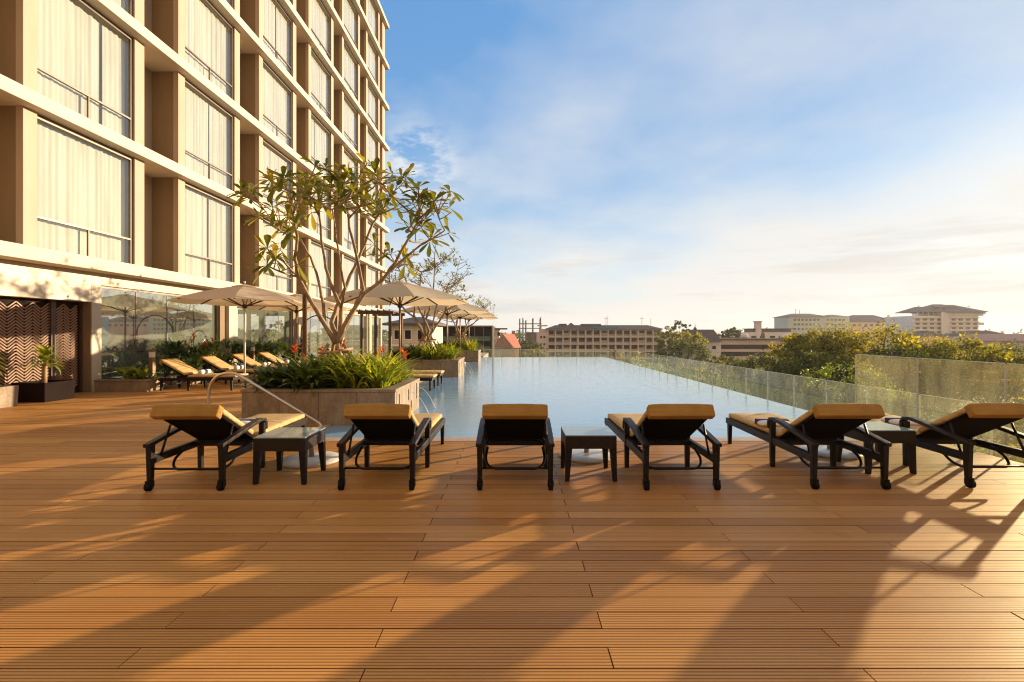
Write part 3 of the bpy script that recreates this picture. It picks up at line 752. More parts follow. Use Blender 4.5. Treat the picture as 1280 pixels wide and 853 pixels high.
for i, (px, py, yy, h, lb) in enumerate(((439, 452, 11.2, 1.15, 'orange flower spikes rising behind the sunny end of the large planter'), (398, 455, 11.0, 1.05, 'red and orange flowers behind the trunk of the big plumeria'), (372, 455, 11.3, 1.0, 'orange flower cluster between the tall bronze post and the loungers'), (503, 455, 11.8, .95, 'single red flower head just above the loungers between the planters'), (482, 455, 11.6, 1.1, 'small orange flowers beside the parasol pole'))):
    flower_plant((P(px, py, yy).x, yy, 0), h, lb, 50+i)

# ------------------------------------------------------------------ plumeria trees
def obovate(b, p, d_, up, ln, wd, r_):
    d_ = d_.normalized(); s_ = d_.cross(up)
    if s_.length < .05: s_ = d_.cross(Vector((1, 0, 0)))
    s_.normalize(); n_ = s_.cross(d_)
    prof = [(0, .06), (.25, .35), (.55, .85), (.8, 1.0), (.95, .6), (1.0, .08)]
    dr = r_.uniform(.05, .35); vs = []
    for t, w_ in prof:
        c = p + d_*(ln*t) - Vector((0, 0, 1))*(dr*ln*t*t)
        vs += [c - s_*(w_*wd/2) + n_*(.18*w_*wd/2), c, c + s_*(w_*wd/2) + n_*(.18*w_*wd/2)]
    fs = []
    for i in range(len(prof)-1): k_ = 3*i; fs += [(k_, k_+1, k_+4, k_+3), (k_+1, k_+2, k_+5, k_+4)]
    b.add(vs, fs, True)
def rosette(b, p, d_, n, ln, r_):
    d_ = d_.normalized(); a = d_.cross(Vector((.31, .2, .9))); a.normalize(); c = d_.cross(a); ph = r_.uniform(0, 6.28)
    for i in range(n):
        th = ph + i*2.4; el = r_.uniform(-.1, .9)
        dd = (a*math.cos(th) + c*math.sin(th))*math.cos(el) + d_*math.sin(el)
        l_ = ln*r_.uniform(.7, 1.15)
        obovate(b, p + d_*r_.uniform(-.05, .01), dd, Vector((0, 0, 1)), l_, l_*r_.uniform(.27, .34), r_)
def curved(a, b_, r_, n=5, sag=.12):
    a, b_ = Vector(a), Vector(b_); m_ = (a+b_)/2 + Vector((r_.uniform(-1, 1), r_.uniform(-1, 1), -.6))*((b_-a).length*sag)
    return arc(a, m_, b_, n)
def z1(X, Y_): return (300+X*.2228, 185+Y_*.2228)
YT = 8.75
base = Vector((-3.27, YT, .45))
limbs = [  # photo-shaped limbs: (pixels, depth offset at tip)
    ([(420, 430), (406, 405), (390, 380), (372, 346), (369, 322), (371, 296), (366, 268)], -.5),
    ([(422, 430), (430, 408), (440, 390), (455, 367), (478, 350), (494, 328), (510, 300), (524, 274)], -.2),
    ([(422, 430), (426, 408), (427, 385), (416, 362), (407, 335), (402, 300), (398, 255)], .45),
    ([(424, 430), (434, 404), (448, 376), (454, 362), (447, 325), (437, 285), (433, 250)], .1),
    ([(422, 428), (414, 404), (421, 385), (438, 345), (452, 315), (466, 280), (478, 262)], .7),
    ([(455, 367), (474, 352), (500, 328), (527, 305), (545, 296), (556, 288)], -.45),
    ([(406, 405), (404, 380), (398, 350), (388, 322), (376, 300), (352, 290)], .25),
    ([(372, 346), (362, 335), (350, 322), (338, 313)], -.7),
    ([(427, 385), (431, 360), (425, 330), (421, 300), (415, 262)], -.75),
]
tips = [(170,180),(60,232),(150,660),(105,385),(240,165),(330,175),(425,100),(545,150),(640,190),(715,85),(775,190),(885,205),(995,290),(1085,320),(1085,295),(1080,500),(1070,525),(930,650),(955,440),(300,425),(345,235),(470,190),(800,590),(845,275),(705,300),(570,205),(150,560),(210,210),(410,180),(650,250),(880,330),(1040,400),(760,150),(500,260),(440,290),(270,470),(180,330),(735,380),(1000,220),(420,330)]
def plumeria(name, label, seed, leafscale=.325, nleaf=(8, 13), leafp=.72, extra=3):
    r2 = random.Random(seed)
    root = empty(name, base); tag(root, label, 'tree', 'plumeria trees in the planters')
    wood = MB(); lv = MB(); pts_all = []
    for px, dz in limbs:
        n = len(px); pts = []
        for i, (a, b_) in enumerate(px):
            t = i/(n-1); p = P(a, b_, YT) ; p.y += dz*t*1.4
            p.x = p.x/YT*p.y; p.z = H+(p.z-H)/YT*p.y
            pts.append(p - base)
        # smooth
        sm = []
        for i in range(n-1): sm += [pts[i].lerp(pts[i+1], q/3) + Vector((r2.uniform(-.01, .01), r2.uniform(-.01, .01), 0)) for q in range(3)]
        sm.append(pts[-1]); m_ = len(sm)
        r0 = .048 if px[0][1] > 400 else .027
        if px[0] == (406, 405): r0 = .032
        wood.tube(sm, [r0*(1-.62*i/(m_-1)) for i in range(m_)], 9)
        pts_all += [(p, r0*(1-.62*i/(m_-1))) for i, p in enumerate(sm) if i > m_*.45]
    wood.tube([(0, 0, -.1), (0, .0, .25), (0.0, 0, .5)], [.10, .075, .06], 10)
    for (a, b_) in tips:
        q = z1(a, b_); Yq = YT + r2.uniform(-1.0, 1.0)
        t = P(q[0], q[1], Yq) - base
        bestc = None
        for (p, rad) in pts_all:
            dd = t-p
            if dd.z < .05 and (t-base).z > .5: cost = dd.length + 1.0
            else: cost = dd.length + .9*math.hypot(dd.x, dd.y)*.3
            if bestc is None or cost < bestc[0]: bestc = (cost, p, rad)
        p, rad = bestc[1], min(bestc[2], .02)
        path = curved(p, t, r2); m_ = len(path)
        wood.tube(path, [rad*(1-.5*i/(m_-1))+.001 for i in range(m_)], 7)
        rosette(lv, t, path[-1]-path[-2] + Vector((0, 0, .05)), r2.randint(*nleaf), leafscale, r2)
        for e in range(r2.randint(0, extra)+1):   # forked twigs, some bare
            s_ = path[r2.randint(1, m_-2)]; dv = Vector((r2.uniform(-1, 1), r2.uniform(-1, 1), r2.uniform(.1, .8))); dv.normalize()
            t2 = s_ + dv*r2.uniform(.25, .5)
            pa = curved(s_, t2, r2, 4); wood.tube(pa, [.011, .010, .009, .008, .007], 6)
            if r2.random() < .72*leafp: rosette(lv, t2, pa[-1]-pa[-2], r2.randint(max(3, nleaf[0]-3), nleaf[1]-3), leafscale*.9, r2)
    wood.build('trunk', M['bark'], root); lv.build('crown', M['plumleaf'], root)
    return root
plumeria('plumeria_tree', 'large plumeria tree with bare forked limbs and leaf rosettes in front of the hotel', 3)
t2 = plumeria('plumeria_tree', 'smaller plumeria with fine bare twigs rising above the parasols from the middle planter', 5, .19, (7, 11), .9, 6)
t2.location = (-3.2, 17.45, .45); t2.rotation_euler = (0, 0, R(165)); t2.scale = (1.05, 1.05, .93)
t3 = copy_tree(t2); t3.location = (-3.0, 26.3, .45); t3.rotation_euler = (0, 0, R(40)); t3.scale = (.9, .9, .8); t3['label'] = 'plumeria at the far pool end, its crooked trunk showing under the last parasols'
# timber staking round each trunk
def stakes(loc, label, seed, sc_=1.0):
    r2 = random.Random(seed); root = empty('tree_support', loc, r2.uniform(0, 1), sc_); tag(root, label, 'tree support', 'timber supports around the trunks')
    for k_ in range(4):
        th = k_*PI/2+.5; b = MB(); b.tube([(.62*math.cos(th), .55*math.sin(th), 0), (.13*math.cos(th), .13*math.sin(th), .82)], .032, 7); b.build('stake', M['stake'], root)
    for k_ in range(4):
        th, t2_ = k_*PI/2+.5, (k_+1)*PI/2+.5; z = .66+.05*(k_ % 2)
        b = MB(); b.tube([(.30*math.cos(th), .30*math.sin(th), z), (.30*math.cos(t2_), .30*math.sin(t2_), z+.02)], .022, 7); b.build('tie_rail', M['stake'], root)
stakes((-3.27, 8.75, .47), 'timber stakes tied round the trunk of the big plumeria', 1)
stakes((-3.2, 17.45, .47), 'timber stakes tied round the trunk in the middle planter', 2, 1.1)
stakes((-3.0, 26.3, .47), 'timber stakes tied round the trunk in the last planter', 3, 1.3)

# ------------------------------------------------------------------ parasols
def make_parasol(R_=1.86, zt=2.85, ze=2.38, pole='bronze'):
    root = empty('parasol', (0, 0, 0)); n = 8
    b = MB(); vs = []; rings = 5; sub = 4; NN = n*sub
    def pt(k_, t, drop=0.0):
        a0 = (k_//sub)*2*PI/n + PI/8; a1 = a0+2*PI/n; f = (k_ % sub)/sub
        e = Vector((math.cos(a0), math.sin(a0), 0))*(1-f) + Vector((math.cos(a1), math.sin(a1), 0))*f
        sag = .045*math.sin(PI*f)*t
        return Vector((e.x*R_*t, e.y*R_*t, zt-(zt-ze)*(.62*t+.38*t*t) - sag - drop))
    for drop in (0, .012):
        for i in range(rings+1):
            for k_ in range(NN): vs.append(pt(k_, .06+.94*i/rings, drop))
    m_ = (rings+1)*NN; fs = []
    for i in range(rings):
        for k_ in range(NN):
            a = i*NN+k_; c = i*NN+(k_+1) % NN
            fs.append((a, a+NN, c+NN, c)); fs.append((m_+a, m_+c, m_+c+NN, m_+a+NN))
    for k_ in range(NN):
        a = rings*NN+k_; c = rings*NN+(k_+1) % NN; fs.append((a, m_+a, m_+c, c))
    b.add(vs, fs); b.build('canopy', M['canopy'], root)
    b = MB(); vs = [(0, 0, zt+.035)]+[(.34*math.cos(2*PI*k_/n+PI/8), .34*math.sin(2*PI*k_/n+PI/8), zt-.04) for k_ in range(n)]
    b.add(vs, [(0, 1+k_, 1+(k_+1) % n) for k_ in range(n)]+[tuple(range(n, 0, -1))]); b.build('vent_cap', M['canopy'], root)
    b = MB(); b.lathe((0, 0, zt+.05), [(.012, 0), (.03, .02), (.028, .05), (.008, .07)], 12); b.build('finial', M[pole], root)
    for k_ in range(n):
        a = 2*PI*k_/n+PI/8; b = MB()
        p1 = pt(k_*sub, .99, .03); p0 = pt(k_*sub, .06, .03); pm = pt(k_*sub, .55, .035)
        b.bar(p0, pm, .022, .03); b.bar(pm, p1, .022, .03)
        o = b.build('rib', M['darkwood'], root)
        b = MB(); b.bar((.05*math.cos(a), .05*math.sin(a), ze-.13), pt(k_*sub, .5, .05), .018, .024); b.build('strut', M['darkwood'], o)
    b = MB(); b.lathe((0, 0, ze-.19), [(.04, 0), (.06, .02), (.06, .10), (.04, .12)], 16); b.build('hub', M['darkwood'], root)
    b = MB(); b.lathe((0, 0, .02), [(.028, 0), (.028, zt)], 14); b.build('pole', M[pole], root)
    b = MB(); b.lathe((0, 0, 0), [(.30, 0.001), (.30, .04), (.10, .06), (.045, .07), (.045, .3), (.03, .3)], 24); b.build('base', M['baseplate'], root)
    return root
pa = make_parasol(pole='white')
specs = [(-7.70, 13.66, 0, 1.0, 'tan parasol on a white pole over the loungers by the flower bed, front one', 'white'),
         (-7.75, 17.0, 0, 1.0, 'tan parasol behind the white poled one, partly hidden by the plumeria', 'bronze'),
         (-2.86, 11.9, 0, .965, 'large tan parasol on a bronze pole beside the big plumeria, largest of the poolside stack', 'bronze'),
         (-2.75, 19.4, 0, 1.0, 'tan parasol second along the pool, just below the largest canopy', 'bronze'),
         (-2.72, 23.7, 0, 1.0, 'tan parasol third along the pool, its underside ribs showing', 'bronze'),
         (-2.72, 28.2, 0, 1.0, 'tan parasol last along the pool with the lowest canopy edge of the stack', 'bronze')]
pb2 = make_parasol(pole='bronze')
for i, (x, yy, rz, s_, lb, kind) in enumerate(specs):
    o = pa if kind == 'white' else (pb2 if i == 1 else copy_tree(pb2))
    o.location = (x, yy, 0); o.scale = (s_, s_, s_); tag(o, lb, 'parasol', 'tan parasols on the terrace')

# ------------------------------------------------------------------ flower bed along the hotel
b = MB(); t = .12
b.box(-10.68, -9.35, 12.2, 12.2+t, 0, .26); b.box(-9.35-t, -9.35, 12.2+t+.003, 24.0, 0, .26); b.box(-10.695, -9.33, 12.185, 12.2+t+.03, .262, .30); b.box(-9.35-t-.03, -9.33, 12.2+t+.033, 24.0, .262, .30)
bed = b.build('bed_kerb', M['stone'], None, .005)
bedroot = empty('flower_bed', (-10, 12.2, 0)); tag(bedroot, 'low stone flower bed along the hotel glazing', 'flower bed')
bed.parent = bedroot; bed.matrix_parent_inverse = Matrix.Translation((10, -12.2, 0))
b = MB(); b.box(-10.66, -9.49, 12.33, 24.0, 0.002, .22); o = b.build('soil', M['soil'], bedroot); o.matrix_parent_inverse = Matrix.Translation((10, -12.2, 0))
r2 = random.Random(21)
def bush(label, loc, n, ln, wd, seed, mat='darkleaf', hgt=.5, spread=(.4, .4), name='shrub', lean=(.4, 1.4)):
    r_ = random.Random(seed); b = MB()
    for i in range(n):
        z = hgt*r_.random()**.8; q = r_.random()**.5; th = r_.uniform(0, 6.28)
        clump(b, (q*spread[0]*math.cos(th), q*spread[1]*math.sin(th), z), 7, ln, wd, r_, lean)
    o = b.build(name, M[mat]); o.location = loc; tag(o, label, 'shrub', 'shrubs in the hotel flower bed'); return o
bush('bright low leafy shrub at the corner of the flower bed by the lattice screen', (-10.05, 12.75, .22), 12, .42, .11, 1, 'yellowleaf', .18, (.42, .3))
bush('dark spreading shrub beside the front bollard lamp', (-9.75, 13.6, .22), 16, .45, .07, 2, 'darkleaf', .35, (.35, .45))
bush('low ground shrub along the front kerb of the bed', (-9.75, 12.55, .2), 12, .22, .05, 7, 'midleaf', .08, (.38, .12))
for i in range(7):
    yy = 14.3 + i*1.25
    bush(['tall dark green shrub behind the first cushioned lounger', 'leafy green shrub behind the second cushioned lounger', 'dark shrub before the brown wall panel', 'broad leaved shrub behind the parasol pole', 'dark green shrub by the rear bollard lamp', 'green shrub under the second lobby window', 'last green shrub at the far end of the flower bed'][i], (-10.0+r2.uniform(-.15, .1), yy, .22), 24, .5, .075, 30+i, ('darkleaf', 'midleaf')[i % 2 if i % 3 else 0], .75+r2.uniform(-.1, .15), (.42, .62))
flower_plant((-9.75, 14.6, .22), 1.05, 'orange flowers rising from the flower bed behind the first cushioned lounger', 77, 3, 'darkleaf')
flower_plant((-9.85, 15.3, .22), 1.0, 'red flowers in the flower bed in front of the first lobby window end', 78, 3, 'darkleaf')
def bollard(loc, label):
    root = empty('bollard_lamp', loc); tag(root, label, 'lamp', 'bollard lamps in the flower bed')
    b = MB(); b.box(-.055, .055, -.055, .055, 0, .62); b.build('post', M['bronze'], root, .004)
    b = MB(); b.box(-.05, .05, -.05, .05, .622, .76); b.build('lamp_head', M['lampglass'], root)
    b = MB(); b.box(-.06, .06, -.06, .06, .762, .80); b.build('cap', M['bronze'], root, .004)
bollard((-9.72, 12.85, .22), 'square bronze bollard lamp at the front of the flower bed')
bollard((-9.62, 17.6, .22), 'square bronze bollard lamp behind the white parasol pole')

# dark pot with a small dracaena, and stone planter at the left edge
def pot(loc, label, dark=True):
    root = empty('plant_pot', loc); tag(root, label, 'planter')
    b = MB(); h = .42; a = .36; bb = .345
    b.add([(-bb,-bb,0),(bb,-bb,0),(bb,bb,0),(-bb,bb,0),(-a,-a,h),(a,-a,h),(a,a,h),(-a,a,h),(-a+.04,-a+.04,h),(a-.04,-a+.04,h),(a-.04,a-.04,h),(-a+.04,a-.04,h),(-a+.05,-a+.05,h-.06),(a-.05,-a+.05,h-.06),(a-.05,a-.05,h-.06),(-a+.05,a-.05,h-.06)],
          [(0,3,2,1),(0,1,5,4),(1,2,6,5),(2,3,7,6),(3,0,4,7),(4,5,9,8),(5,6,10,9),(6,7,11,10),(7,4,8,11),(8,9,13,12),(9,10,14,13),(10,11,15,14),(11,8,12,15),(12,13,14,15)])
    b.build('body', M['potdark' if dark else 'stone'], root, .006)
    b = MB(); b.box(-a+.055, a-.055, -a+.055, a-.055, .30, h-.05); b.build('soil', M['soil'], root)
    return root
def potplant(loc, label, seed):
    r_ = random.Random(seed); root = empty('potted_palm', loc); tag(root, label, 'plant')
    b = MB(); b.tube([(0, 0, -.03), (.01, 0, .2), (0, .01, .42)], [.05, .042, .045], 9); b.build('trunk', M['stake'], root)
    b = MB()
    for i in range(38): strap_leaf(b, (r_.uniform(-.04, .04), r_.uniform(-.04, .04), .36+.014*i*.5), i*2.4, .46*r_.uniform(.75, 1.1), .075, .2+1.1*i/38, 4, r_.uniform(.7, 1.2))
    b.build('crown', M['yellowleaf'], root)
pot((-10.42, 10.62, 0), 'square dark glazed pot in front of the woven screen'); potplant((-10.42, 10.62, .40), 'small palm with arching bright leaves in the dark square pot', 5)
pot((-10.5, 9.45, 0), 'grey stone pot in front of the woven screen, cut off by the photo edge', False); potplant((-10.5, 9.45, .40), 'small palm in the grey stone pot, mostly cut off by the photo edge', 6)

# tall post, garden arches, pergola
b = MB(); b.lathe((0, 0, 0), [(.06, 0), (.06, 2.75), (.075, 2.76), (.075, 2.86), (.03, 2.93)], 14)
post = b.build('lamp_post', M['bronze']); post.location = (-5.7, 13.0, 0); tag(post, 'tall plain bronze post between the plumeria and the cushioned loungers', 'post')
b = MB(); b.lathe((0, 0, 0), [(.11, .001), (.11, .02), (.065, .03)], 16); b.build('base_plate', M['bronze'], post)
b = MB(); xa, xb = -8.35, -6.95
b.tube([(-.7, 0, 0), (-.7, 0, 1.5)] + [(-.7*math.cos(t_), 0, 1.5+.68*math.sin(t_)) for t_ in [PI*i/14 for i in range(1, 14)]] + [(.7, 0, 1.5), (.7, 0, 0)], .022, 8)
ar = b.build('garden_arch', M['blackmetal']); ar.location = (-7.6, 18.6, 0); tag(ar, 'thin dark metal arch standing behind the cushioned loungers', 'arch')
pg = empty('pergola', (-7.4, 25.5, 0)); tag(pg, 'dark timber pergola frame with glass side screens beyond the plumeria', 'pergola')
for (x, y_) in ((-.75, 0), (.0, 0), (.75, 0), (-.75, 2.6), (.75, 2.6)):
    b = MB(); b.box(x-.07, x+.07, y_-.07, y_+.07, 0, 2.5); b.build('post', M['darkwood'], pg, .006)
b = MB(); b.box(-.95, .95, -.06, .06, 2.502, 2.66); b.box(-.95, .95, 2.54, 2.66, 2.502, 2.66)
for i in range(6): b.box(-.8+i*.31, -.74+i*.31, -.3, 2.9, 2.663, 2.75)
b.build('beam', M['darkwood'], pg)
b = MB(); b.box(-.67, -.08, -.008, .008, .1, 2.4); b.box(.08, .67, -.008, .008, .1, 2.4); b.build('glass_screen', M['fence_glass'], pg)

# ------------------------------------------------------------------ glass fences
def glass_fence(name, label, X, ys, zb, zt, mat, postmat='steel', post_r=.012):
    root = empty(name, (X, ys[0], zb)); tag(root, label, 'fence')
    for a, bb in zip(ys[:-1], ys[1:]):
        b = MB(); b.box(-.006, .006, a-ys[0]+.015, bb-ys[0]-.015, .03, zt-zb); p = b.build('glass_panel', M[mat], root)
        e = MB(); e.box(-.007, .007, a-ys[0]+.015, bb-ys[0]-.015, zt-zb+.0005, zt-zb+.007); e.build('panel_edge', M['glass_edge'], p)
    for yy in ys:
        b = MB(); b.box(-.009, .009, yy-ys[0]-.009, yy-ys[0]+.009, 0, zt-zb-.01)
        b.box(-.028, .028, yy-ys[0]-.03, yy-ys[0]+.03, zt-zb-.22, zt-zb-.19); b.box(-.05, .05, yy-ys[0]-.05, yy-ys[0]+.05, 0, .02)
        b.build('post', M[postmat], root)
ys = [6.55 + 1.16*i for i in range(22)]
glass_fence('glass_fence', 'low glass fence with thin posts running along the whole length of the pool', 6.5, ys, -.62, .50, 'fence_glass', 'seal')
glass_fence('glass_railing', 'tall dusty glass railing standing on the deck edge beyond the last lounger', 5.9, [3.23, 4.5, 5.77, 7.04, 8.31], -.25, 1.115, 'fence_glass2')
root = empty('rail_fence', (-2.1, 31.4, -.62)); tag(root, 'low glass fence with a thin rail across the far end of the pool', 'fence')
for i in range(7):
    x0 = 8.55*i/7; x1 = 8.55*(i+1)/7
    b = MB(); b.box(x0+.03, x1-.03, -.005, .005, .05, 1.03); b.build('glass_panel', M['fence_glass'], root)
    b = MB(); b.box(x0-.015, x0+.015, -.018, .018, 0, 1.25); b.build('post', M['steel'], root)
b = MB(); b.box(0, 8.55, -.014, .014, 1.04, 1.065); b.build('rail', M['steel'], root)
b = MB(); b.box(-.05, .05, -.05, .05, -.62, 1.95); o = b.build('corner_post', M['slab']); o.location = (-1.47, 31.65, 0); tag(o, 'tall pale square post at the far corner of the pool by the green building', 'post')
b = MB(); b.box(-.06, .06, -.06, .06, 1.951, 1.98); b.build('cap', M['white'], o)

# ------------------------------------------------------------------ town behind
def bldg(name, label, cat='building'):
    r = empty(name, (0, 0, GZ)); tag(r, label, cat); return r
def part(mb, name, mat, root, bevel=0):
    mb.v = [(v[0], v[1], v[2]-GZ) for v in mb.v]
    return mb.build(name, M[mat], root, bevel)
def hip(mb, x0, x1, y0, y1, z0, z1, inset=None, oh=.6):
    x0 -= oh; x1 += oh; y0 -= oh; y1 += oh; i = inset if inset is not None else min(x1-x0, y1-y0)*.42; ym = (y0+y1)/2
    mb.add([(x0,y0,z0),(x1,y0,z0),(x1,y1,z0),(x0,y1,z0),(x0+i,ym,z1),(x1-i,ym,z1),(x0,y0,z0-.25),(x1,y0,z0-.25),(x1,y1,z0-.25),(x0,y1,z0-.25)],
           [(0,1,5,4),(1,2,5),(2,3,4,5),(3,0,4),(0,6,7,1),(1,7,8,2),(2,8,9,3),(3,9,6,0),(9,8,7,6)])
def windows(root, xs, zs, w_, h_, y, mat='winpane', frame='white', name='window', depth=.08, jitter=0, rr=None):
    for z in zs:
        for x in xs:
            if jitter and rr.random() < jitter: continue
            m_ = MB(); f = .08
            m_.box(x-w_/2-f, x+w_/2+f, y-depth, y-.002, z-f, z); m_.box(x-w_/2-f, x+w_/2+f, y-depth, y-.002, z+h_, z+h_+f); m_.box(x-w_/2-f, x-w_/2, y-depth, y-.002, z, z+h_); m_.box(x+w_/2, x+w_/2+f, y-depth, y-.002, z, z+h_)
            o = part(m_, name, frame, root)
            g = MB(); g.box(x-w_/2, x+w_/2, y-.05, y-.003, z, z+h_); g.v = [(v[0], v[1], v[2]-GZ) for v in g.v]; g.build('pane', M[mat], o)
def rect(px0, px1, py, D): s_ = D/F; return (px0-VX)*s_, (px1-VX)*s_, H-(py-VY)*s_
# main four storey apartment block
D = 220; X0, X1, zt = rect(685, 826, 411.5, D); r = bldg('apartment_block', 'long four storey apartment block with brown roof across the far end of the pool')
b = MB(); b.box(X0, X1, D+1.6, D+14, GZ, zt); part(b, 'wall', 'apt', r)
b = MB(); fl = 3.32; nb = 15; bwid = (X1-X0)/nb
for i in range(nb+1):
    b = MB(); x = X0+bwid*i; b.box(x-.3, x+.3, D-.1, D+1.6, GZ, zt); part(b, 'column', 'aptcol', r)
for k_ in range(5):
    z = zt-.02-fl*k_; b = MB(); b.box(X0-.5, X1+.5, D-.35, D+1.59, z-.55, z); part(b, 'floor_slab', 'aptcol', r)
rr = random.Random(4)
for k_ in range(4):
    zf = zt-fl*(k_+1)
    for i in range(nb):
        m_ = MB()
        if i % 5 == 2: m_.box(X0+bwid*i+.31, X0+bwid*(i+1)-.31, D+.1, D+.3, zf, zf+1.5)
        else: m_.box(X0+bwid*i+.31, X0+bwid*(i+1)-.31, D+.1, D+.22, zf, zf+.85)
        part(m_, 'balcony_wall', 'apt', r)
    for i in range(nb):
        xm = X0+bwid*(i+.5); wv = rr.choice((2.1, 2.5, 2.7))
        m_ = MB(); xs = xm+rr.uniform(-.3, .3); m_.box(xs-wv/2, xs+wv/2, D+1.45, D+1.598, zf+.1, zf+2.5); part(m_, 'window', 'aptdark', r)
b = MB(); hip(b, X0, X1, D, D+14, zt+.1, zt+1.9, 5, .9); rf = part(b, 'roof', 'roofbrown', r)
b = MB(); b.box(X0+19, X0+32, D-.6, D-.4, zt+.15, zt+1.25); part(b, 'roof_sign', 'bluesign', r)
b = MB(); b.tube([(X0+28, D+3, zt+1), (X0+28, D+3, zt+6)], .09, 5); b.tube([(X0+48, D+3, zt+1), (X0+48, D+3, zt+5)], .09, 5); part(b, 'antenna', 'concrete', r)
b = MB(); b.box(X0+5.5, X0+9, D+4, D+8, zt+1, zt+2.5); hip(b, X0+9.5, X0+13, D+3, D+9, zt+1, zt+2.9, None, .3); b.box(X0+16, X0+25, D+4, D+9, zt+1, zt+2.4); part(b, 'roof_structure', 'roofbrown', r)
xa, xb, za = rect(672, 684.4, 416, D); b = MB(); b.box(xa, xb, D+.5, D+12, GZ, za); part(b, 'side_wing', 'pinkwall', r)
windows(r, [xa+1.6, xa+3.1], [za-2.6-3.3*k_ for k_ in range(3)], .9, 1.0, D+.5, 'aptdark', 'pinkwall')
b = MB(); b.box(xa+1, xb, D+2, D+8, za+.01, za+1.7); b.box(xa+.3, xb+.1, D+1.5, D+9, za+3.0, za+3.5); b.box(xa+1.5, xa+1.9, D+2, D+2.4, za+1.72, za+2.99); part(b, 'roof_slab', 'aptcol', r)
# unfinished concrete tower
D = 250; X0, X1, zt = rect(649, 677, 402, D); r = bldg('unfinished_tower', 'unfinished concrete building frame with bare columns beside the apartment block')
for x in (X0+.3, X0+2.0, X0+3.5, X0+7.2, X1-.5):
    for y_ in (D, D+7):
        b = MB(); b.box(x-.28, x+.28, y_-.28, y_+.28, GZ, zt+rr.uniform(.4, 2.2)); part(b, 'column', 'concrete', r)
for k_ in range(5):
    b = MB(); z = zt-1.0-2.4*k_; b.box(X0-.2, X1, D-.24, D+.24, z-.35, z); b.box(X0-.2, X1, D+6.76, D+7.24, z-.35, z); b.box(X0-.2, X0+3.6, D+.25, D+6.75, z-.3, z-.05); part(b, 'beam', 'concrete', r)
b = MB(); b.box(X0+3.6, X1-.6, D+7.3, D+9, GZ, zt-5.6); part(b, 'wall', 'concrete', r)
# house with red tiled roof
D = 120; X0, X1, zt = rect(617, 641, 434.5, D); r = bldg('tiled_house', 'house with pink gable and red tiled roof beyond the pool corner')
apx, _, apz = rect(628, 0, 417, D)
b = MB(); b.box(X0+.3, X1-.2, D+.4, D+8, GZ, zt-.1); part(b, 'wall', 'slab', r)
b = MB(); b.add([(X0-.2, D, zt), (X1+.2, D, zt), (apx, D+.6, apz), (X0, D+.9, zt), (X1, D+.9, zt), (apx, D+1.2, apz)], [(0,1,2),(5,4,3),(0,2,5,3),(1,4,5,2),(0,3,4,1)]); part(b, 'gable', 'pinktile', r)
x2, _, z2 = rect(643, 0, 418, D); x3, _, z3 = rect(652, 0, 435, D)
b = MB(); b.add([(apx, D+1.25, apz-.05), (X1+.3, D+1.25, zt-.1), (x3, D+5, z3-.1), (x2, D+7, z2), (apx, D+7, apz-.05)], [(0,1,2,3),(0,3,4)]); b.add([(x3, D+5.05, z3-.15), (x2, D+7.05, z2-.05), (x3-1, D+9, z3)], [(0,2,1)]); part(b, 'roof', 'redroof', r)
b = MB(); b.box(X1-.1, x3-.6, D+4, D+8.5, GZ, zt-.3); part(b, 'side_wall', 'pinkwall', r)
b = MB(); b.box(x2-.7, x2+.2, D+7.3, D+8.3, z2-1, z2+.9); part(b, 'chimney', 'apt', r)
# dark green glazed building
D = 90; X0, X1, zt = rect(528, 615, 409, D); r = bldg('green_glass_building', 'dark building with green glass bands behind the parasol poles')
b = MB(); b.box(X0, X1, D+.4, D+12, GZ, zt); part(b, 'wall', 'aptdark', r)
for z in (zt-2.0, zt-3.9, zt-5.8):
    m_ = MB(); m_.box(X0+.2, X1-.3, D+.1, D+.395, z-.65, z+.25); part(m_, 'glass_band', 'greenglass', r)
b = MB(); b.box(X0-.3, X1+.2, D-.1, D+12.2, zt+.005, zt+.28); part(b, 'roof', 'roofgrey', r)
for i in range(9):
    b = MB(); b.box(X0+(X1-X0)*i/8-.06, X0+(X1-X0)*i/8+.06, D, D+.39, GZ, zt); part(b, 'mullion', 'concrete', r)
D = 180; X0, X1, zt = rect(612, 634, 412, D); r = bldg('flat_roof_house', 'small mauve flat roofed building behind the red roof')
b = MB(); b.box(X0, X1-3, D, D+9, GZ, zt); part(b, 'wall', 'pinkwall', r); b = MB(); b.box(X0-.5, X1, D-.6, D+9.5, zt+.005, zt+.5); part(b, 'roof', 'roofbrown', r)
windows(r, [X0+1.6, X0+3.4], [zt-2.4, zt-5], 1.0, 1.3, D, 'aptdark', 'pinkwall')
# beige villa behind the pergola
D = 60; X0, X1, zt = rect(486, 540, 407, D); r = bldg('beige_villa', 'beige two storey villa with hipped roof seen under the parasols')
b = MB(); b.box(X0, X1, D, D+9, GZ, zt); part(b, 'wall', 'slab', r)
b = MB(); hip(b, X0, X1, D, D+9, zt+.26, zt+1.2, None, .7); part(b, 'roof', 'roofbrown', r)
windows(r, [X0+1.1, X0+2.4, X0+4.0], [zt-1.7, zt-4.4], .75, 1.1, D, 'aptdark', 'whitewall')
b = MB(); b.box(X0-.3, X1+.3, D-1.0, D-.003, zt-2.6, zt-2.35); part(b, 'balcony', 'whitewall', r)
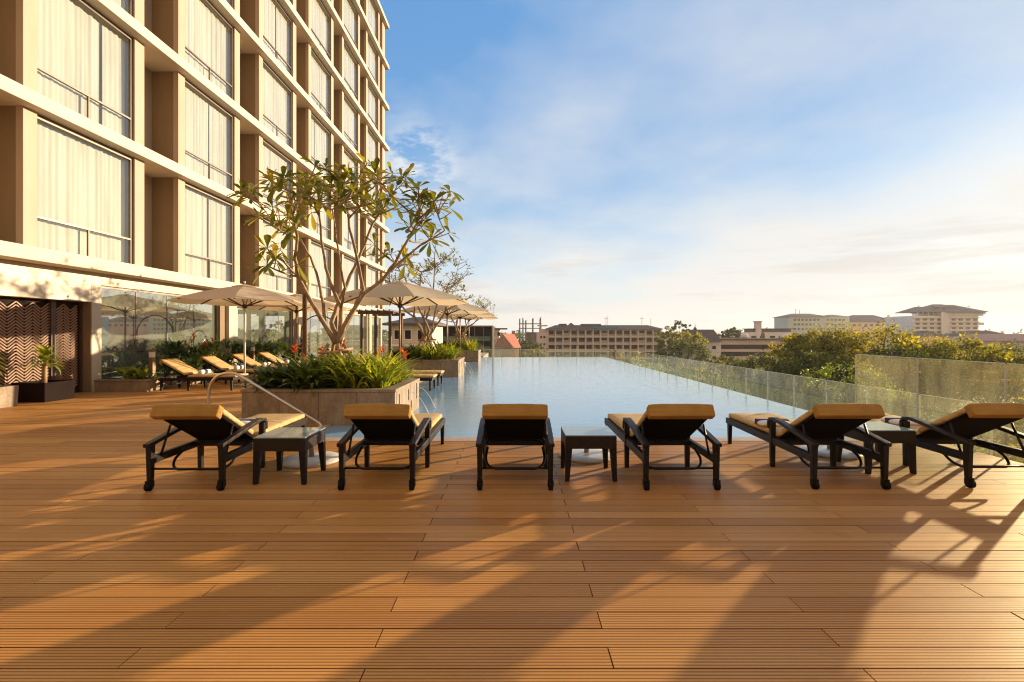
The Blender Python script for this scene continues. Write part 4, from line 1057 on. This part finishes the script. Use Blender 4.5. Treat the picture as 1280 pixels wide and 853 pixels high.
# right hand side
D = 140; X0, X1, zt = rect(866, 900, 427, D); r = bldg('dark_roofed_house', 'white house with long dark pitched roof behind the yellow trees')
b = MB(); b.box(X0, X1+.3, D, D+10, GZ, zt); part(b, 'wall', 'whitewall', r)
b = MB(); x0, x1, zr = rect(857, 901, 412, D); b.add([(x0, D-.8, zt), (x1, D-.8, zt), (x1, D+5, zr), (x0+1, D+5, zr), (x0, D+11, zt), (x1, D+11, zt)], [(0,1,2,3),(3,2,5,4),(0,3,4),(1,5,2),(0,4,5,1)]); part(b, 'roof', 'roofbrown', r)
b = MB(); b.lathe(((x0+x1)/2-.5, D+5, zr-.1), [(.5, 0), (.5, .5), (.12, .9), (.05, 1.9)], 8); part(b, 'roof_finial', 'roofbrown', r)
windows(r, [X0+3.2, X0+6.2], [zt-2.2, zt-5.2], 1.1, .9, D, 'aptdark', 'whitewall')
D = 150; X0, X1, zt = rect(899, 1000, 425, D); r = bldg('banded_building', 'long low building with two dark horizontal window bands')
b = MB(); b.box(X0, X1, D, D+12, GZ, zt); part(b, 'wall', 'pinkwall', r)
for pa_, pb_ in ((431, 436.5), (440, 445.5)):
    z1_, z0_ = H-(pa_-VY)*D/F, H-(pb_-VY)*D/F; m_ = MB(); m_.box(X0+.3, X1-.3, D-.06, D-.003, z0_, z1_); part(m_, 'window_band', 'aptdark', r)
b = MB(); b.box(X0-.5, X1+.5, D-.8, D+12.4, zt+.005, zt+.45); part(b, 'roof', 'roofbrown', r)
D = 200; X0, X1, zt = rect(925, 1003, 415.5, D); r = bldg('white_block', 'pale low block with a small square roof tower behind the banded building')
b = MB(); b.box(X0, X1, D, D+12, GZ, zt); part(b, 'wall', 'whitewall', r)
windows(r, [X0+(X1-X0)*q for q in (.22, .36, .52, .66, .8, .93)], [zt-3.0], 2.2, 1.5, D, 'aptdark', 'whitewall')
b = MB(); b.box(X0+6, X0+23, D+3, D+9, zt+.01, zt+1.3); b.box(X0+5.5, X0+24, D+2.5, D+9.5, zt+1.31, zt+1.6); part(b, 'roof_storey', 'roofbrown', r)
x0, x1, z = rect(948.5, 955, 402.5, D); b = MB(); b.box(x0, x1, D+2, D+4.2, zt+.02, z); t_ = part(b, 'roof_tower', 'pinkwall', r)
b = MB(); b.box(x0-.2, x1+.2, D+1.8, D+4.4, z+.003, z+.3); part(b, 'tower_cap', 'roofbrown', r)
D = 320; X0, X1, zt = rect(986, 1062, 396.5, D); r = bldg('hospital_block', 'pale green five storey block with low grey roofs on the skyline')
b = MB(); b.box(X0, X1, D, D+18, GZ, zt); part(b, 'wall', 'greenwhite', r)
for k_ in range(4):
    z = zt-2.6-3.0*k_
    windows(r, [X0+4+2.6*i for i in range(7)]+[X0+26+2.6*i for i in range(5)], [z], 1.7, 1.3, D, 'winpane', 'greenwhite')
b = MB(); hip(b, X0, X1-14, D, D+18, zt+.26, zt+2.6, 8, .8); hip(b, X1-13.5, X1, D+1, D+16, zt+.25, zt+1.9, 6, .6); part(b, 'roof', 'roofgrey', r)
b = MB(); b.tube([(X0+12, D+8, zt+2), (X0+12, D+8, zt+5)], .12, 5); part(b, 'antenna', 'concrete', r)
D = 330; X0, X1, zt = rect(1063, 1120, 402.5, D); r = bldg('hipped_hall', 'wide pale building with a large grey hipped roof beside the tall pinkish block')
b = MB(); b.box(X0, X1+8, D, D+20, GZ, zt); part(b, 'wall', 'pinkwall', r)
windows(r, [X0+2.5+4*i for i in range(7)], [zt-3.2], 2.0, 1.6, D, 'winpane', 'whitewall')
b = MB(); hip(b, X0, X1, D, D+20, zt+.26, zt+5.0, 9, .9); part(b, 'roof', 'roofgrey', r)
D = 260; X0, X1, zt = rect(1141, 1231, 395, D); r = bldg('hotel_tower', 'tall pinkish white building with stacked hipped roofs, highest on the skyline')
b = MB(); b.box(X0, X1-4, D, D+20, GZ, zt); part(b, 'wall', 'whitewall', r)
x0, x1, z0_ = rect(1176, 1228, 393, D); _, _, zr = rect(0, 0, 386, D)
b = MB(); b.box(x0, x1, D-.6, D+19, zt+.01, z0_+1.0); part(b, 'upper_wall', 'whitewall', r)
xl0, xl1, _ = rect(1147, 1176, 0, D)
b = MB(); hip(b, xl0, xl1+6, D-.5, D+14, zt+2.2, zt+5.2, 5, .8); hip(b, x0+2, x1, D-1, D+19, z0_+1.3, z0_+5.6, 9, 1.2); part(b, 'roof', 'roofgrey', r)
b = MB(); xc0, xc1, zc = rect(1175, 1208, 384.5, D); b.box(xc0+.5, xc1-3, D+5, D+12, zt+2, zc); part(b, 'tower_wall', 'whitewall', r)
b = MB(); hip(b, xc0, xc1-2.5, D+4, D+13, zc+.26, zc+2.2, 4, .7); part(b, 'tower_roof', 'roofgrey', r)
for i in range(5):
    b = MB(); b.box(xl0+.3+2.8*i, xl0+.7+2.8*i, D+.2, D+.6, zt+.01, zt+2.0); part(b, 'column', 'whitewall', r)
for k_ in range(5):
    m_ = MB(); z = zt-.9-2.3*k_; m_.box(X0-.4, X1-3.5, D-1.0, D-.003, z-.35, z); part(m_, 'balcony', 'whitewall', r)
    windows(r, [X0+2.6+3.9*i for i in range(9) if i not in (4,)], [z-1.75], 2.2, 1.15, D, 'winpane', 'whitewall')
m_ = MB(); m_.box(X0+14.2, X0+18.2, D-1.6, D-1.01, GZ, zt+2); part(m_, 'stair_shaft', 'whitewall', r)
b = MB(); b.box(X1-4, X1+.5, D+1, D+14, zt-5, zt-3.6); b.box(X1-4, X1+1.5, D+1, D+14, zt+1, zt+2); b.box(X1-3.99, X1-1.5, D+2, D+13, GZ, zt+.9); part(b, 'side_balcony', 'whitewall', r)
D = 210; X0, X1, zt = rect(1192, 1222, 427, D); r = bldg('gabled_house', 'small cream gabled house in front of the tall pinkish building')
b = MB(); b.box(X0, X1, D, D+8, GZ, zt); part(b, 'wall', 'pinkwall', r)
b = MB(); xm = X0+3.5; b.add([(X0-.6, D-.6, zt), (X0+7.6, D-.6, zt), (xm, D-.6, zt+3.6), (X0-.6, D+8, zt), (X0+7.6, D+8, zt), (xm, D+8, zt+3.6)], [(0,1,2),(5,4,3),(0,2,5,3),(1,4,5,2),(0,3,4,1)]); part(b, 'roof', 'roofgrey', r)
windows(r, [X0+2, X0+5], [zt-3.0, zt-6], 1.2, 1.6, D, 'aptdark', 'pinkwall')
D = 165; X0, X1, zt = rect(1211, 1330, 427, D); r = bldg('pink_house', 'pink house with a long brown hipped roof below the tall pinkish building')
b = MB(); b.box(X0, X1, D, D+12, GZ, zt); part(b, 'wall', 'pinkwall', r)
_, _, zr = rect(0, 0, 417.5, D); b = MB(); hip(b, X0, X1, D, D+12, zt+.25, zr, 7, .8); part(b, 'roof', 'pinktile', r)
xq0, xq1, _ = rect(1236, 1290, 0, D); b = MB(); hip(b, xq0, xq1, D+7, D+16, zt+2.0, zr+1.2, 4, .5); part(b, 'rear_roof', 'roofbrown', r)
windows(r, [X0+3.5+5.6*i for i in range(6)], [zt-3.2, zt-6.4], 1.6, 1.0, D, 'aptdark', 'whitewall')
D = 190; X0, X1, zt = rect(1152, 1182, 421, D); r = bldg('low_brown_house', 'low house with brown roof half hidden by the yellow tree')
b = MB(); b.box(X0, X1, D, D+9, GZ, zt); part(b, 'wall', 'pinkwall', r); b = MB(); hip(b, X0, X1, D, D+9, zt+.26, zt+2.4, 4, .8); part(b, 'roof', 'roofbrown', r)

for i, (px, py, D, w_, h_) in enumerate(((938, 424.3, 150, 2.2, 1.5), (962, 424.3, 150, 1.2, 1.9), (990, 424.3, 150, 2.8, 1.2))):
    x, y_, z = P(px, py, D); rr_ = bpy.data.objects['banded_building']; m_ = MB()
    m_.lathe((x, D+4, z+.3), [(w_/2, 0), (w_/2, h_*.8), (w_*.3, h_), (.1, h_*1.05)], 12); part(m_, 'roof_tank', 'concrete' if i % 2 else 'whitewall', rr_)
for i, (px, py, D) in enumerate(((1000, 394, 320), (1158, 391, 260), (1222, 391, 260), (760, 408, 220), (806, 408, 220))):
    x, y_, z = P(px, py, D); rr_ = bpy.data.objects[('hospital_block', 'hotel_tower', 'hotel_tower', 'apartment_block', 'apartment_block')[i]]; m_ = MB()
    m_.tube([(x, D+5, z-1.5), (x, D+5, z+4.5)], .10, 5); m_.bar((x-.9, D+5, z+3.6), (x+.9, D+5, z+3.6), .12, .12); part(m_, 'aerial', 'concrete', rr_)
# ------------------------------------------------------------------ trees of the town
def leaf_card(b, p, s_, r_):
    n_ = Vector((r_.gauss(0, 1), r_.gauss(0, 1), r_.gauss(.5, 1))); n_.normalize(); u = n_.cross(Vector((r_.gauss(0, 1), r_.gauss(0, 1), r_.gauss(0, 1)))); u.normalize(); v_ = n_.cross(u)
    a = s_*r_.uniform(.6, 1.2); c = a*r_.uniform(.35, .6)
    b.add([p-u*a, p-v_*c+n_*a*.15, p+u*a, p+v_*c+n_*a*.15], [(0,1,2,3)])
def make_tree(name, label, x, y_, ztop, rad, seed, leafm='treeA', hz=None, clumps=60, leaves=75, ls=.17, flat=.62, group=None, trunk_h=None, open_=0.0):
    r_ = random.Random(seed); root = empty(name, (x, y_, GZ)); tag(root, label, 'tree', group)
    Ht = ztop-GZ; hz = hz or rad*flat*2
    cz = Ht-hz/2
    w_ = MB(); zf = max(Ht-hz*1.05, 1.0)
    w_.tube([(0, 0, 0), (r_.uniform(-.2, .2), r_.uniform(-.2, .2), zf*.6), (r_.uniform(-.3, .3), 0, zf)], [.34*rad/5, .26*rad/5, .22*rad/5], 8)
    b = MB(); cs = []
    for i in range(clumps):
        th = r_.uniform(0, 2*PI); u = r_.uniform(-.85, 1.0); q = math.sqrt(max(0, 1-u*u)); k_ = r_.uniform(.62, 1.0)
        wob = 1 + .22*math.sin(th*3+seed) + .12*math.sin(th*7+seed*2)
        c = Vector((rad*wob*k_*q*math.cos(th), rad*wob*k_*q*math.sin(th), cz + hz/2*k_*u*(1+.12*math.sin(th*4+seed)))); cs.append(c)
        cr = rad*r_.uniform(.12, .22)
        for j in range(leaves):
            v_ = Vector((r_.gauss(0, 1), r_.gauss(0, 1), r_.gauss(0, .75))); v_ *= cr*r_.random()**.4/max(v_.length, .01)
            leaf_card(b, c+v_, ls, r_)
        if i % 3 == 0:
            s_ = Vector((0, 0, zf*r_.uniform(.75, 1.0))); w_.tube(curved(s_, c, r_, 5, .1), [.11*rad/5, .085*rad/5, .06*rad/5, .045*rad/5, .03*rad/5, .02*rad/5], 5)
    w_.build('trunk', M['bark2'], root); b.build('crown', M[leafm], root)
    return root
GT = 'trees of the town beyond the terrace'
def TP(px, py, D): p = P(px, py, D); return p.x, p.y, p.z
def tr(name, label, px, py, D, rad, seed, **kw):
    x, y_, z = TP(px, py, D); return make_tree(name, label, x, y_, z, rad, seed, group=GT, **kw)
tr('rain_tree', 'broad olive crowned rain tree rising behind the tall glass railing', 1078, 407.5, 46, 6.2, 1, leafm='treeA', clumps=190, leaves=75, ls=.17, flat=.52)
tr('rain_tree', 'smaller olive rain tree joining the broad one on the banded building side', 1018, 415, 48, 3.6, 2, leafm='treeA', clumps=130, leaves=70, ls=.17, flat=.6)
tr('leafy_tree', 'dark green tree below the banded building', 955, 441, 50, 4.0, 3, leafm='treeB', clumps=80, leaves=70, ls=.14)
tr('leafy_tree', 'dark green tree under the smaller rain tree, just above the low glass fence', 1012, 446, 36, 4.2, 4, leafm='treeB', clumps=130, leaves=70, ls=.15)
tr('leafy_tree', 'bright green tree rising beside the end of the tall glass railing', 1062, 453, 28, 2.4, 14, leafm='midleaf', clumps=60, leaves=70, ls=.09)
tr('leafy_tree', 'yellow green tree in front of the pink house', 1182, 424, 42, 4.0, 5, leafm='treeC', clumps=130, leaves=70, ls=.16)
tr('leafy_tree', 'low yellow tree between the yellow green tree and the dark rounded one', 1243, 438, 42, 3.2, 6, leafm='treeC', clumps=110, leaves=70, ls=.16)
tr('leafy_tree', 'dark rounded tree in front of the pink house, cut off by the photo edge', 1275, 428, 62, 3.6, 7, leafm='treeB', clumps=70, leaves=80, ls=.13)
tr('leafy_tree', 'dark tree filling the gap behind the tall glass railing', 1120, 436, 38, 3.6, 15, leafm='treeB', clumps=110, leaves=70, ls=.15)
tr('leafy_tree', 'tall yellow tree at the end of the apartment block', 834, 410, 135, 3.8, 8, leafm='treeC', clumps=60, leaves=60, ls=.30, hz=10)
tr('leafy_tree', 'yellow green tree between the apartment block and the dark roofed house', 857, 416, 132, 5.2, 9, leafm='treeC', clumps=70, leaves=60, ls=.30)
tr('leafy_tree', 'thin dark airy tree standing above the yellow trees', 849, 402, 140, 2.6, 10, leafm='treeB', clumps=26, leaves=40, ls=.24, hz=3.5)
tr('leafy_tree', 'dark low tree beneath the yellow trees beside the fence', 858, 427, 110, 5.4, 11, leafm='treeB', clumps=80, leaves=60, ls=.26)
tr('leafy_tree', 'small dark tree beside the pale block with the roof tower', 914, 411, 170, 3.6, 12, leafm='treeB', clumps=50, leaves=60, ls=.32)
tr('leafy_tree', 'dark bush tree at the foot of the unfinished tower', 662, 426, 170, 5.5, 13, leafm='treeB', clumps=60, leaves=60, ls=.34)
tr('leafy_tree', 'olive bush tree in front of the apartment block wing', 668, 436, 120, 3.0, 16, leafm='treeA', clumps=50, leaves=60, ls=.24)
tr('leafy_tree', 'dark shrubby tree in front of the dark roofed house', 905, 444, 100, 3.0, 17, leafm='treeB', clumps=50, leaves=60, ls=.2)
for i, (x, y_, zt_, rd, sd) in enumerate(((19.5, 15.2, 2.7, 1.9, 31), (25, 17.5, 3.6, 2.3, 32), (15.2, 10.6, 1.5, 1.4, 33))):
    make_tree('leafy_tree', ['sparse tree beyond the tall railing that dapples the deck', 'taller sparse tree outside the tall railing', 'small sparse tree close outside the tall railing'][i], x, y_, zt_, rd, sd, 'treeA', clumps=16, leaves=26, ls=.11, group=GT)
# low woodland seen through the glass
b = MB(); r_ = random.Random(99)
for i in range(900):
    yy = 8+ 72*r_.random()**1.25; x = r_.uniform(9.5, 16+yy*1.25); 
    if x/yy > 1.7: continue
    top = -4.2 - r_.uniform(0, 3.4) + .012*yy; cr = r_.uniform(.9, 2.0)
    for j in range(85):
        v_ = Vector((r_.gauss(0, 1), r_.gauss(0, 1), r_.gauss(0, .7))); v_ *= cr*r_.random()**.4/max(v_.length, .01)
        leaf_card(b, Vector((x, yy, top))+v_, .13+.0014*yy, r_)
tag(b.build('woodland', M['treeM']), 'low sunlit yellow green woodland below the glass fence', 'woodland', None, 'stuff')
b = MB()
for i in range(420):
    yy = r_.uniform(85, 420); x = r_.uniform(-.35*yy, 1.3*yy); cr = r_.uniform(2, 4.5); top = r_.uniform(-10, -6.5)
    for j in range(34):
        v_ = Vector((r_.gauss(0, 1), r_.gauss(0, 1), r_.gauss(0, .7))); v_ *= cr*r_.random()**.4/max(v_.length, .01)
        leaf_card(b, Vector((x, yy, top))+v_, .7, r_)
tag(b.build('wooded_town', M['treeA']), 'low trees scattered between the houses of the town', 'trees', None, 'stuff')
b = MB()
for i in range(700):
    yy = r_.uniform(480, 900); x = r_.uniform(-.5*yy, 1.6*yy); cr = r_.uniform(5, 9); top = r_.uniform(-8, .2)
    for j in range(16):
        v_ = Vector((r_.gauss(0, 1), r_.gauss(0, 1), r_.gauss(0, .6))); v_ *= cr*r_.random()**.4/max(v_.length, .01)
        leaf_card(b, Vector((x, yy, top))+v_, 2.6, r_)
tag(b.build('far_woods', M['treeB']), 'far belt of trees along the horizon', 'trees', None, 'stuff')

HAZE = .0002
if HAZE:
    b = MB(); b.box(-960, 960, -960, 960, GZ-1, 31); hz_ = b.build('haze', bpy.data.materials.new('haze_air')); tag(hz_, 'thin warm evening haze over the town', 'haze', None, 'stuff')
    hm = hz_.data.materials[0]; hm.use_nodes = True; hn = hm.node_tree; hn.nodes.clear()
    ho = hn.nodes.new('ShaderNodeOutputMaterial'); pv = hn.nodes.new('ShaderNodeVolumePrincipled'); pv.inputs['Color'].default_value = (.93, .88, .84, 1); pv.inputs['Density'].default_value = HAZE; pv.inputs['Anisotropy'].default_value = .35
    hn.links.new(pv.outputs[0], ho.inputs['Volume'])
